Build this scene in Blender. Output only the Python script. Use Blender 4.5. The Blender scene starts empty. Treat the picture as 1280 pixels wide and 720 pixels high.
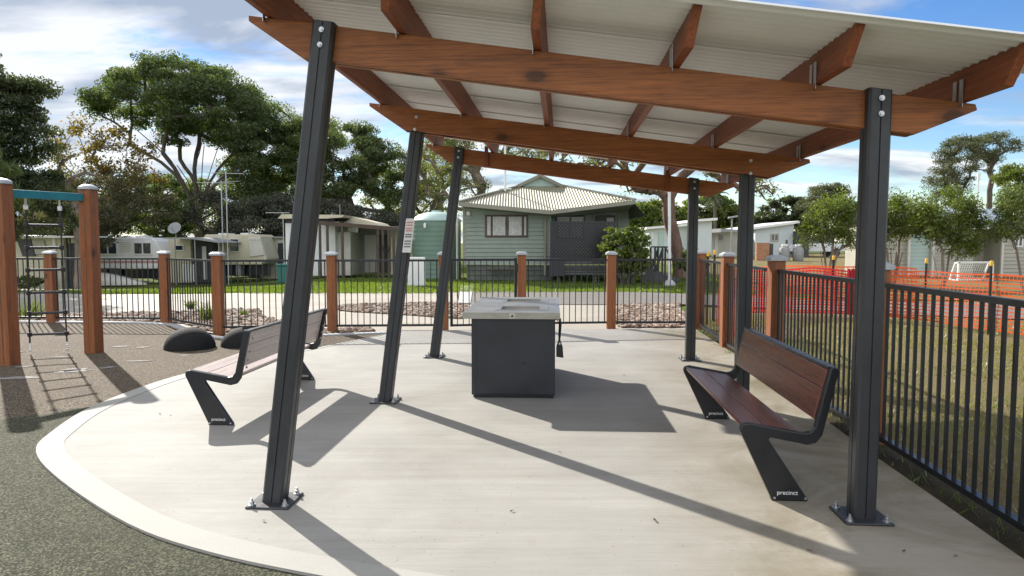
import bpy, math, random
import numpy as np
from mathutils import Vector, Matrix
random.seed(7); np.random.seed(7)
sc = bpy.context.scene
COL = sc.collection
R = math.radians

# ------------------------------------------------------------------ camera
F_PX, H = 880.0, 1.5
TH = math.atan(58/880); CT, ST = math.cos(TH), math.sin(TH)
def ray(px, py):
    u = (px-640)/F_PX; v = (360-py)/F_PX
    return (u, CT+v*ST, -ST+v*CT)
def gp(px, py, z=0.0):
    d = ray(px, py); t = (z-H)/d[2]; return (d[0]*t, d[1]*t, z)
def at(px, py, Y):
    d = ray(px, py); t = Y/d[1]; return (d[0]*t, Y, H+d[2]*t)
cam_d = bpy.data.cameras.new('camera'); cam = bpy.data.objects.new('camera', cam_d); COL.objects.link(cam)
cam_d.sensor_width = 36; cam_d.lens = 36*F_PX/1280; cam_d.clip_end = 2000; cam_d.clip_start = .05
cam.location = (0, 0, H); cam.rotation_euler = (math.pi/2-TH, 0, 0)
sc.camera = cam

# ------------------------------------------------------------------ light
SUN_AZ, SUN_EL = R(-37), R(30.6)          # azimuth measured from +Y towards +X
sd = Vector((math.sin(SUN_AZ)*math.cos(SUN_EL), math.cos(SUN_AZ)*math.cos(SUN_EL), math.sin(SUN_EL)))
sl = bpy.data.lights.new('sun', 'SUN'); sl.energy = 3.3; sl.angle = R(0.55); sl.color = (1, .95, .87)
so = bpy.data.objects.new('sun', sl); COL.objects.link(so); so.rotation_euler = sd.to_track_quat('Z', 'Y').to_euler(); so.location = sd*60
sc.view_settings.view_transform = 'Standard'; sc.view_settings.look = 'None'
sc.view_settings.exposure = 1.24; sc.view_settings.gamma = 1; sc.view_settings.use_curve_mapping = False

w = bpy.data.worlds.new('World'); sc.world = w; w.use_nodes = True
nt = w.node_tree; nt.nodes.clear(); N = nt.nodes.new; Lk = nt.links.new
def math_node(nt, op, a, b=None, clamp=False):
    n = nt.nodes.new('ShaderNodeMath'); n.operation = op; n.use_clamp = clamp
    for i, v in enumerate((a, b)):
        if v is None: continue
        if hasattr(v, 'links'): nt.links.new(v, n.inputs[i])
        else: n.inputs[i].default_value = v
    return n.outputs[0]
out = N('ShaderNodeOutputWorld'); bg = N('ShaderNodeBackground'); bg.inputs[1].default_value = .11
sky = N('ShaderNodeTexSky'); sky.sky_type = 'NISHITA'; sky.sun_disc = False
sky.sun_elevation = SUN_EL; sky.sun_rotation = SUN_AZ; sky.air_density = 1.0; sky.dust_density = .0; sky.ozone_density = 2.2
tc = N('ShaderNodeTexCoord'); sep = N('ShaderNodeSeparateXYZ'); Lk(tc.outputs['Generated'], sep.inputs[0])
zz = math_node(nt, 'ADD', math_node(nt, 'MAXIMUM', sep.outputs[2], 0.0), .16)
cx = math_node(nt, 'DIVIDE', sep.outputs[0], zz); cy = math_node(nt, 'DIVIDE', sep.outputs[1], zz)
cmb = N('ShaderNodeCombineXYZ'); Lk(cx, cmb.inputs[0]); Lk(cy, cmb.inputs[1])
mp = N('ShaderNodeMapping'); Lk(cmb.outputs[0], mp.inputs[0]); mp.inputs['Rotation'].default_value = (0, 0, R(-20)); mp.inputs['Scale'].default_value = (.75, 1.35, 1); mp.inputs['Location'].default_value = (1.7, .4, 0)
n1 = N('ShaderNodeTexNoise'); Lk(mp.outputs[0], n1.inputs['Vector']); n1.inputs['Scale'].default_value = 1.55; n1.inputs['Detail'].default_value = 9; n1.inputs['Roughness'].default_value = .62; n1.inputs['Distortion'].default_value = .5
n2 = N('ShaderNodeTexNoise'); Lk(mp.outputs[0], n2.inputs['Vector']); n2.inputs['Scale'].default_value = 2.1; n2.inputs['Detail'].default_value = 8; n2.inputs['Distortion'].default_value = .3
dotn = N('ShaderNodeVectorMath'); dotn.operation = 'DOT_PRODUCT'; Lk(tc.outputs['Generated'], dotn.inputs[0]); dotn.inputs[1].default_value = (-.86, .47, .2)
cover = math_node(nt, 'MULTIPLY', dotn.outputs['Value'], .19)
rear = math_node(nt, 'MAXIMUM', math_node(nt, 'MULTIPLY', sep.outputs[1], -1.0), 0.0)      # unseen bright cloud added behind the camera to whiten the ambient light
high = math_node(nt, 'MAXIMUM', math_node(nt, 'SUBTRACT', sep.outputs[2], .5), 0.0)  # extra cloud overhead, out of view, added for whiter fill light
cover = math_node(nt, 'ADD', cover, math_node(nt, 'ADD', math_node(nt, 'MULTIPLY', rear, .40), math_node(nt, 'MULTIPLY', high, .35)))
m = math_node(nt, 'ADD', n1.outputs['Fac'], cover)
ramp = N('ShaderNodeValToRGB'); Lk(m, ramp.inputs[0]); ramp.color_ramp.elements[0].position = .44; ramp.color_ramp.elements[1].position = .66
ramp.color_ramp.interpolation = 'EASE'
ccol = N('ShaderNodeValToRGB'); Lk(n2.outputs['Fac'], ccol.inputs[0])
ccol.color_ramp.elements[0].position = .40; ccol.color_ramp.elements[0].color = (1.75, 2.0, 2.4, 1)
ccol.color_ramp.elements[1].position = .55; ccol.color_ramp.elements[1].color = (4.0, 4.02, 4.05, 1)
hs = N('ShaderNodeHueSaturation'); hs.inputs['Hue'].default_value = .512; hs.inputs['Saturation'].default_value = 1.3; hs.inputs['Value'].default_value = .62; Lk(sky.outputs[0], hs.inputs['Color'])
gain = N('ShaderNodeVectorMath'); gain.operation = 'SCALE'; Lk(ccol.outputs[0], gain.inputs[0]); Lk(math_node(nt, 'ADD', math_node(nt, 'MULTIPLY', rear, 1.0), 1.0), gain.inputs['Scale'])
mx = N('ShaderNodeMix'); mx.data_type = 'RGBA'; Lk(math_node(nt, 'MULTIPLY', ramp.outputs[0], .92), mx.inputs[0]); Lk(hs.outputs[0], mx.inputs[6]); Lk(gain.outputs[0], mx.inputs[7])
Lk(mx.outputs[2], bg.inputs[0]); Lk(bg.outputs[0], out.inputs[0])

# ------------------------------------------------------------------ materials
def new_mat(name):
    m = bpy.data.materials.new(name); m.use_nodes = True
    nt = m.node_tree; nt.nodes.clear()
    o = nt.nodes.new('ShaderNodeOutputMaterial'); b = nt.nodes.new('ShaderNodeBsdfPrincipled')
    nt.links.new(b.outputs[0], o.inputs[0]); return m, nt, b, o
def noise(nt, vec, scale, detail=5, rough=.6, dist=0, stretch=None):
    n = nt.nodes.new('ShaderNodeTexNoise'); n.inputs['Scale'].default_value = scale; n.inputs['Detail'].default_value = detail
    n.inputs['Roughness'].default_value = rough; n.inputs['Distortion'].default_value = dist
    if stretch:
        mp = nt.nodes.new('ShaderNodeMapping'); mp.inputs['Scale'].default_value = stretch; nt.links.new(vec, mp.inputs[0]); vec = mp.outputs[0]
    nt.links.new(vec, n.inputs['Vector']); return n.outputs['Fac']
def cramp(nt, fac, stops, interp='LINEAR'):
    r = nt.nodes.new('ShaderNodeValToRGB'); r.color_ramp.interpolation = interp
    e = r.color_ramp.elements
    while len(e) < len(stops): e.new(.5)
    for i, (p, c) in enumerate(stops): e[i].position = p; e[i].color = (*c, 1) if len(c) == 3 else c
    nt.links.new(fac, r.inputs[0]); return r.outputs[0]
def mixc(nt, fac, a, b, mode='MIX'):
    m = nt.nodes.new('ShaderNodeMix'); m.data_type = 'RGBA'; m.blend_type = mode
    for s, v in ((0, fac), (6, a), (7, b)):
        if hasattr(v, 'links'): nt.links.new(v, m.inputs[s])
        elif s == 0: m.inputs[0].default_value = v
        else: m.inputs[s].default_value = (*v, 1)
    return m.outputs[2]
def bump(nt, b, h, strength=.3, dist=.01):
    n = nt.nodes.new('ShaderNodeBump'); n.inputs['Strength'].default_value = strength; n.inputs['Distance'].default_value = dist
    nt.links.new(h, n.inputs['Height']); nt.links.new(n.outputs[0], b.inputs['Normal'])
def objc(nt): return nt.nodes.new('ShaderNodeTexCoord').outputs['Object']
def posw(nt): return nt.nodes.new('ShaderNodeNewGeometry').outputs['Position']
def paint(name, col, rough=.5, metal=0, var=.12, nscale=6, spec=.5, coords='obj', bmp=0):
    m, nt, b, o = new_mat(name); v = objc(nt)
    f = noise(nt, v, nscale, 6)
    lo = tuple(c*(1-var) for c in col); hi = tuple(min(1, c*(1+var)) for c in col)
    nt.links.new(cramp(nt, f, [(.3, lo), (.7, hi)]), b.inputs['Base Color'])
    rr = nt.nodes.new('ShaderNodeMapRange'); nt.links.new(noise(nt, v, nscale*2.3, 4), rr.inputs[0])
    rr.inputs[1].default_value = .3; rr.inputs[2].default_value = .7; rr.inputs[3].default_value = max(.03, rough-.08); rr.inputs[4].default_value = min(1, rough+.08)
    nt.links.new(rr.outputs[0], b.inputs['Roughness']); b.inputs['Metallic'].default_value = metal; b.inputs['Specular IOR Level'].default_value = spec
    if bmp: bump(nt, b, noise(nt, v, 220, 2), bmp, .002)
    return m
def wood(name, dark, light, stretch, rough=.55, knots=True):
    m, nt, b, o = new_mat(name); v = objc(nt)
    rnd = nt.nodes.new('ShaderNodeObjectInfo').outputs['Random']
    off = nt.nodes.new('ShaderNodeVectorMath'); off.operation = 'ADD'; nt.links.new(v, off.inputs[0])
    sc_ = nt.nodes.new('ShaderNodeCombineXYZ')
    for i, k in enumerate((7.3, 11.1, 5.9)): nt.links.new(math_node(nt, 'MULTIPLY', rnd, k), sc_.inputs[i])
    nt.links.new(sc_.outputs[0], off.inputs[1]); v2 = off.outputs[0]
    big = noise(nt, v2, 1.6, 4, .6, .6, stretch)
    fine = noise(nt, v2, 9, 8, .7, .4, tuple(s*1.6 for s in stretch))
    c = cramp(nt, big, [(.3, dark), (.72, light)])
    c = mixc(nt, .5, c, cramp(nt, fine, [(.3, tuple(x*.55 for x in dark)), (.6, tuple(x*1.12 for x in light))]))
    g3 = noise(nt, v2, 3.2, 9, .78, .25, tuple(s*(.55 if s < 1 else 3.4) for s in stretch))
    c = mixc(nt, .55, c, cramp(nt, g3, [(.33, (.34, .28, .25)), (.52, (1, .98, .96)), (.72, (1.25, 1.2, 1.1))]), 'MULTIPLY')
    if knots:
        vo = nt.nodes.new('ShaderNodeTexVoronoi'); mp = nt.nodes.new('ShaderNodeMapping')
        mp.inputs['Scale'].default_value = tuple(1.9 if s < 1 else 3.4 for s in stretch); nt.links.new(v2, mp.inputs[0]); nt.links.new(mp.outputs[0], vo.inputs['Vector']); vo.inputs['Scale'].default_value = 1.05
        kn = cramp(nt, math_node(nt, 'ADD', vo.outputs['Distance'], math_node(nt, 'MULTIPLY', g3, .12)), [(.155, (1, 1, 1)), (.20, (.35, .35, .35)), (.30, (0, 0, 0))])
        c = mixc(nt, math_node(nt, 'MULTIPLY', kn, .75), c, tuple(x*.16 for x in dark))
    nt.links.new(c, b.inputs['Base Color'])
    b.inputs['Roughness'].default_value = rough
    bump(nt, b, fine, .25, .003)
    return m
def speckle(name, cols, scale, rough=.9, big=None, bstr=.6, bd=.006):
    """granular rubber / asphalt"""
    m, nt, b, o = new_mat(name); v = posw(nt)
    vo = nt.nodes.new('ShaderNodeTexVoronoi'); vo.inputs['Scale'].default_value = scale; nt.links.new(v, vo.inputs['Vector'])
    bw = nt.nodes.new('ShaderNodeSeparateColor'); nt.links.new(vo.outputs['Color'], bw.inputs[0])
    c = cramp(nt, bw.outputs[0], [(i/len(cols), k) for i, k in enumerate(cols)], 'CONSTANT')
    if big:
        f = noise(nt, v, .9, 6, .65); c = mixc(nt, cramp(nt, f, [(.38, (0, 0, 0)), (.7, (.6, .6, .6))]), c, big)
        f2 = noise(nt, v, 5, 6, .7); c = mixc(nt, .35, c, cramp(nt, f2, [(.3, (.35, .35, .35)), (.7, (1, 1, 1))]), 'MULTIPLY')
    nt.links.new(c, b.inputs['Base Color']); b.inputs['Roughness'].default_value = rough; b.inputs['Specular IOR Level'].default_value = .25
    bump(nt, b, vo.outputs['Distance'], bstr, bd)
    return m
def concrete(name, lo, hi, streak=True, stain=True):
    m, nt, b, o = new_mat(name); v = posw(nt)
    f = noise(nt, v, .7, 8, .62, .3)
    c = cramp(nt, f, [(.3, lo), (.7, hi)])
    g = noise(nt, v, 90, 3, .7)
    c = mixc(nt, .3, c, cramp(nt, g, [(.25, (.6, .6, .6)), (.75, (1, 1, 1))]), 'MULTIPLY')
    if streak:
        s = noise(nt, v, 1.4, 7, .7, .2, (.35, 7, 1))
        c = mixc(nt, .45, c, cramp(nt, s, [(.3, (.66, .64, .61)), (.68, (1, 1, 1))]), 'MULTIPLY')
        s3 = noise(nt, v, 8, 6, .75, .1, (.5, 9, 1)); c = mixc(nt, .35, c, cramp(nt, s3, [(.3, (.7, .69, .67)), (.62, (1, 1, 1))]), 'MULTIPLY')
        s2 = noise(nt, v, 3, 5, .7, .1, (.8, 40, 1)); h = s2
        vo = nt.nodes.new('ShaderNodeTexVoronoi'); vo.inputs['Scale'].default_value = 26; nt.links.new(v, vo.inputs['Vector'])
        rr_ = nt.nodes.new('ShaderNodeSeparateColor'); nt.links.new(vo.outputs['Color'], rr_.inputs[0])
        spk = math_node(nt, 'MULTIPLY', math_node(nt, 'LESS_THAN', vo.outputs['Distance'], .13), math_node(nt, 'GREATER_THAN', rr_.outputs[0], .82))
        c = mixc(nt, math_node(nt, 'MULTIPLY', spk, .55), c, (.13, .11, .085))
        bl = noise(nt, v, .55, 5, .6, 1.2); c = mixc(nt, .5, c, cramp(nt, bl, [(.36, (.80, .79, .77)), (.56, (1, 1, 1))]), 'MULTIPLY')
    else: h = g
    if stain:
        ss = noise(nt, v, 1.1, 7, .7, .8)
        se = nt.nodes.new('ShaderNodeSeparateXYZ'); nt.links.new(v, se.inputs[0])
        mr = nt.nodes.new('ShaderNodeMapRange'); nt.links.new(math_node(nt, 'ADD', se.outputs[0], math_node(nt, 'MULTIPLY', se.outputs[1], -.16)), mr.inputs[0]); mr.inputs[1].default_value = .1; mr.inputs[2].default_value = 1.2; mr.clamp = True
        k = math_node(nt, 'MULTIPLY', cramp(nt, ss, [(.40, (0, 0, 0)), (.66, (1, 1, 1))]), mr.outputs[0])
        c = mixc(nt, math_node(nt, 'MULTIPLY', mr.outputs[0], .38), c, (.34, .27, .17))
        c = mixc(nt, math_node(nt, 'MULTIPLY', k, .85), c, (.14, .115, .05))
        sp = noise(nt, v, 2.3, 5, .75, .3); c = mixc(nt, math_node(nt, 'MULTIPLY', cramp(nt, sp, [(.62, (0, 0, 0)), (.72, (1, 1, 1))]), .22), c, (.2, .17, .12))
    nt.links.new(c, b.inputs['Base Color']); b.inputs['Roughness'].default_value = .78; b.inputs['Specular IOR Level'].default_value = .3
    bump(nt, b, h, .28, .004)
    return m
def patchy(name, a, bcol, c3, s1=.6, s2=7, rough=.95):
    m, nt, b, o = new_mat(name); v = posw(nt)
    c = cramp(nt, noise(nt, v, s1, 7, .7, .4), [(.32, a), (.52, bcol), (.7, c3)])
    c = mixc(nt, .6, c, cramp(nt, noise(nt, v, s2*6, 5, .8), [(.3, (.3, .3, .3)), (.7, (1, 1, 1))]), 'MULTIPLY')
    nt.links.new(c, b.inputs['Base Color']); b.inputs['Roughness'].default_value = rough; b.inputs['Specular IOR Level'].default_value = .1
    bump(nt, b, noise(nt, v, s2*5, 6, .8), 1, .03); return m
def leafmat(name, cols, trans=.45):
    m, nt, b, o = new_mat(name)
    ge = nt.nodes.new('ShaderNodeNewGeometry'); rnd = ge.outputs['Random Per Island']
    c = cramp(nt, rnd, [(i/max(1, len(cols)-1), k) for i, k in enumerate(cols)])
    f = noise(nt, objc(nt), .8, 4); c = mixc(nt, .45, c, cramp(nt, f, [(.3, (.55, .6, .55)), (.7, (1.15, 1.12, 1))]), 'MULTIPLY')
    nt.nodes.remove(b)
    d = nt.nodes.new('ShaderNodeBsdfDiffuse'); t = nt.nodes.new('ShaderNodeBsdfTranslucent'); gl = nt.nodes.new('ShaderNodeBsdfGlossy')
    gl.inputs['Roughness'].default_value = .42; gl.inputs['Color'].default_value = (.7, .75, .7, 1)
    nt.links.new(c, d.inputs[0]); tcx = mixc(nt, 1, c, (1.5, 1.6, .8), 'MULTIPLY'); nt.links.new(tcx, t.inputs[0])
    mx = nt.nodes.new('ShaderNodeMixShader'); mx.inputs[0].default_value = trans; nt.links.new(d.outputs[0], mx.inputs[1]); nt.links.new(t.outputs[0], mx.inputs[2])
    m2 = nt.nodes.new('ShaderNodeMixShader'); m2.inputs[0].default_value = .05; nt.links.new(mx.outputs[0], m2.inputs[1]); nt.links.new(gl.outputs[0], m2.inputs[2])
    nt.links.new(m2.outputs[0], o.inputs[0]); return m
def island(name, cols, rough=.85):
    m, nt, b, o = new_mat(name)
    rnd = nt.nodes.new('ShaderNodeNewGeometry').outputs['Random Per Island']
    c = cramp(nt, rnd, [(i/len(cols), k) for i, k in enumerate(cols)], 'CONSTANT')
    c = mixc(nt, .4, c, cramp(nt, noise(nt, posw(nt), 60, 4), [(.3, (.5, .5, .5)), (.7, (1, 1, 1))]), 'MULTIPLY')
    nt.links.new(c, b.inputs['Base Color']); b.inputs['Roughness'].default_value = rough; return m
def glassy(name, col=(.03, .035, .04), rough=.06):
    m, nt, b, o = new_mat(name); v = objc(nt)
    nt.links.new(cramp(nt, noise(nt, v, 1.5, 3), [(.3, col), (.7, tuple(c*1.8 for c in col))]), b.inputs['Base Color'])
    b.inputs['Roughness'].default_value = rough; b.inputs['Specular IOR Level'].default_value = .8; return m

M = dict(
    slab=concrete('slab_concrete', (.35, .338, .31), (.48, .465, .43)),
    ring=concrete('edge_concrete', (.385, .37, .335), (.45, .435, .395), False, False),
    kerb=concrete('kerb_concrete', (.42, .42, .42), (.52, .52, .52), False, False),
    path=concrete('path_concrete', (.40, .36, .30), (.50, .46, .39), True, False),
    asphalt=speckle('asphalt', [(.17, .155, .14), (.22, .20, .18), (.26, .24, .21), (.20, .185, .165)], 70, .9, (.17, .155, .14), .4, .004),
    rbrown=speckle('brown_rubber', [(.055, .040, .026), (.12, .090, .058), (.21, .165, .11), (.085, .063, .04), (.29, .24, .165), (.04, .030, .02)], 105, .9, (.12, .088, .064)),
    rgreen=speckle('green_rubber', [(.028, .029, .016), (.07, .073, .04), (.125, .126, .076), (.04, .042, .024), (.20, .19, .13), (.02, .021, .013)], 120, .92, (.052, .054, .03)),
    grass=patchy('grass_ground', (.10, .15, .02), (.14, .19, .03), (.18, .21, .045)),
    lawn=patchy('dry_lawn', (.27, .20, .12), (.27, .225, .11), (.18, .20, .06), .8),
    soil=patchy('dark_soil', (.075, .06, .043), (.11, .09, .06), (.14, .125, .07), 3),
    bedsoil=patchy('bed_soil', (.07, .05, .04), (.1, .075, .055), (.13, .1, .07), 3),
    beamw=wood('stained_beam', (.15, .043, .011), (.43, .145, .037), (.35, 6, 6)),
    purlinw=wood('stained_purlin', (.13, .033, .013), (.30, .085, .028), (5, .35, 5)),
    postw=wood('stained_post', (.15, .047, .015), (.34, .118, .037), (6, 6, .4)),
    slatw=wood('bench_slat', (.085, .024, .015), (.21, .066, .038), (9, .5, 9), .25, False),
    slatp=wood('bench_slat_glare', (.50, .42, .395), (.62, .53, .50), (9, .5, 9), .3, False),  # pale pinkish reflected glare put into the slat colour
    roofw=paint('cream_sheet', (.85, .85, .835), .45, 0, .04, 3),
    steel=paint('charcoal_steel', (.032, .034, .038), .42, 0, .18, 5, .5, bmp=.12),
    dark=paint('dark_panel', (.022, .026, .034), .36, 0, .25, 2.2, .5),
    stainless=None,
    galv=paint('galvanised', (.55, .56, .58), .38, 1, .12, 12),
    capm=paint('post_cap', (.42, .44, .46), .45, .2, .12, 10),
    black=paint('black_powdercoat', (.014, .015, .018), .36, 0, .2, 8),
    blackrail=paint('black_rail', (.013, .015, .019), .36, 0, .08, 3, .5),
    rubber=paint('black_rubber', (.013, .013, .013), .85, 0, .4, 40, .3, bmp=.8),
    teal=paint('teal_paint', (.012, .17, .21), .4, 0, .1, 5),
    rope=paint('rope_sleeve', (.035, .037, .045), .5, 0, .2, 30),
    white=paint('white_paint', (.78, .78, .76), .5, 0, .05, 3),
    offwhite=paint('offwhite_panel', (.62, .60, .53), .5, 0, .1, 2),
    cream=paint('cream_cladding', (.60, .55, .40), .55, 0, .12, 2),
    beige=paint('beige_boards', (.42, .40, .33), .6, 0, .08, 2),
    sage=paint('sage_boards', (.25, .295, .25), .6, 0, .1, 1.5),
    sagedark=paint('grey_stumps', (.10, .11, .09), .8, 0, .25, 3),
    roofgreen=paint('roof_sheet', (.30, .28, .185), .42, .1, .12, 2),
    gutter=paint('gutter', (.25, .24, .19), .5, 0, .1, 3),
    bluemetal=paint('blue_roof', (.30, .36, .42), .35, .4, .1, 3),
    tank=paint('tank_green', (.155, .24, .19), .55, 0, .1, 1.5),
    tanktop=paint('tank_lid', (.42, .56, .52), .5, 0, .06, 1.5),
    binm=paint('teal_bin', (.02, .14, .12), .5, 0, .12, 4),
    grey=paint('grey_metal', (.30, .31, .31), .5, .2, .12, 4),
    darkgrey=paint('dark_grey', (.06, .06, .062), .6, 0, .2, 4),
    brownm=paint('brown_frame', (.075, .05, .035), .6, 0, .2, 4),
    yellow=paint('yellow_cap', (.75, .42, .02), .5, 0, .06, 4),
    orange=paint('barrier_orange', (.80, .12, .03), .6, 0, .12, 3),
    redm=paint('barrier_red', (.62, .03, .035), .6, 0, .15, 3),
    pinkm=paint('pink_stripe', (.50, .28, .26), .5, 0, .1, 3),
    glass=glassy('window_glass'), curtain=paint('curtain', (.50, .50, .48), .7, 0, .2, 9),
    brick=None, bark=None, text=paint('white_lettering', (.80, .80, .80), .5, 0, .02, 4),
    red_ink=paint('red_ink', (.58, .26, .22), .6, 0, .05, 4), ink=paint('dark_ink', (.16, .16, .17), .6, 0, .05, 4),
    carw=paint('car_white', (.72, .73, .74), .2, 0, .03, 4),
    dryleaf=paint('dry_leaf', (.12, .06, .03), .7, 0, .4, 20),
    chalk=paint('pale_mark', (.26, .24, .215), .9, 0, .2, 20),
)
def brushed(name, lo, hi):
    m, nt, b, o = new_mat(name); v = objc(nt)
    f = noise(nt, v, 3, 6, .7, .1, (1.2, 60, 60)); g = noise(nt, v, 2.5, 5, .65, .6)
    c = mixc(nt, .35, cramp(nt, f, [(.3, lo), (.7, hi)]), cramp(nt, g, [(.35, tuple(x*.6 for x in lo)), (.65, hi)]))
    nt.links.new(c, b.inputs['Base Color']); b.inputs['Metallic'].default_value = 1
    nt.links.new(cramp(nt, g, [(.3, (.26,)*3), (.7, (.42,)*3)]), b.inputs['Roughness']); bump(nt, b, f, .08, .001); return m
M['stainless'] = brushed('brushed_stainless', (.34, .325, .29), (.46, .44, .40))
def bark(name, lo, hi):
    m, nt, b, o = new_mat(name); v = objc(nt)
    f = noise(nt, v, 3, 8, .7, .5, (3, 3, .7)); nt.links.new(cramp(nt, f, [(.3, lo), (.7, hi)]), b.inputs['Base Color'])
    b.inputs['Roughness'].default_value = .9; bump(nt, b, f, .7, .03); return m
M['bark'] = bark('bark', (.05, .04, .034), (.17, .135, .115)); M['barkpale'] = bark('pale_bark', (.15, .115, .095), (.34, .27, .22)); M['barkred'] = bark('red_bark', (.10, .055, .04), (.24, .15, .115))
def brickmat():
    m, nt, b, o = new_mat('brick'); v = objc(nt); bt = nt.nodes.new('ShaderNodeTexBrick')
    mp = nt.nodes.new('ShaderNodeMapping'); mp.inputs['Rotation'].default_value = (R(90), 0, 0); nt.links.new(v, mp.inputs[0]); nt.links.new(mp.outputs[0], bt.inputs['Vector'])
    bt.inputs['Scale'].default_value = 2.2; bt.inputs['Color1'].default_value = (.34, .12, .05, 1); bt.inputs['Color2'].default_value = (.45, .2, .09, 1); bt.inputs['Mortar'].default_value = (.4, .34, .27, 1)
    nt.links.new(bt.outputs[0], b.inputs['Base Color']); b.inputs['Roughness'].default_value = .9; return m
M['brick'] = brickmat()
G = dict(
    fig=leafmat('leaf_fig', [(.052, .076, .03), (.092, .12, .045), (.145, .175, .065)], .5),
    dark=leafmat('leaf_dark', [(.036, .05, .022), (.06, .076, .032), (.10, .115, .05)], .4),
    mid=leafmat('leaf_mid', [(.075, .105, .032), (.125, .155, .046), (.185, .21, .068)], .52),
    yellow=leafmat('leaf_yellow', [(.20, .13, .02), (.30, .19, .025), (.13, .10, .03), (.09, .075, .03)], .5),
    euc=leafmat('leaf_euc', [(.09, .11, .03), (.15, .165, .045), (.20, .20, .065), (.12, .13, .045)], .5),
    bright=leafmat('leaf_bright', [(.08, .115, .02), (.13, .165, .03), (.19, .215, .048)], .5),
    grey=leafmat('leaf_grey', [(.07, .08, .045), (.11, .12, .07), (.15, .15, .095)], .4),
    ivy=leafmat('leaf_ivy', [(.045, .048, .038), (.075, .077, .06), (.11, .108, .08)], .32),
    brown=leafmat('leaf_brown', [(.075, .068, .04), (.13, .105, .056), (.09, .095, .042)], .42),
    blade=leafmat('leaf_blade', [(.10, .16, .02), (.16, .22, .03), (.20, .22, .05)], .5),
    drygrass=leafmat('leaf_drygrass', [(.17, .19, .05), (.28, .24, .10), (.20, .22, .06), (.34, .27, .15), (.22, .22, .08)], .4),
)

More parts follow.
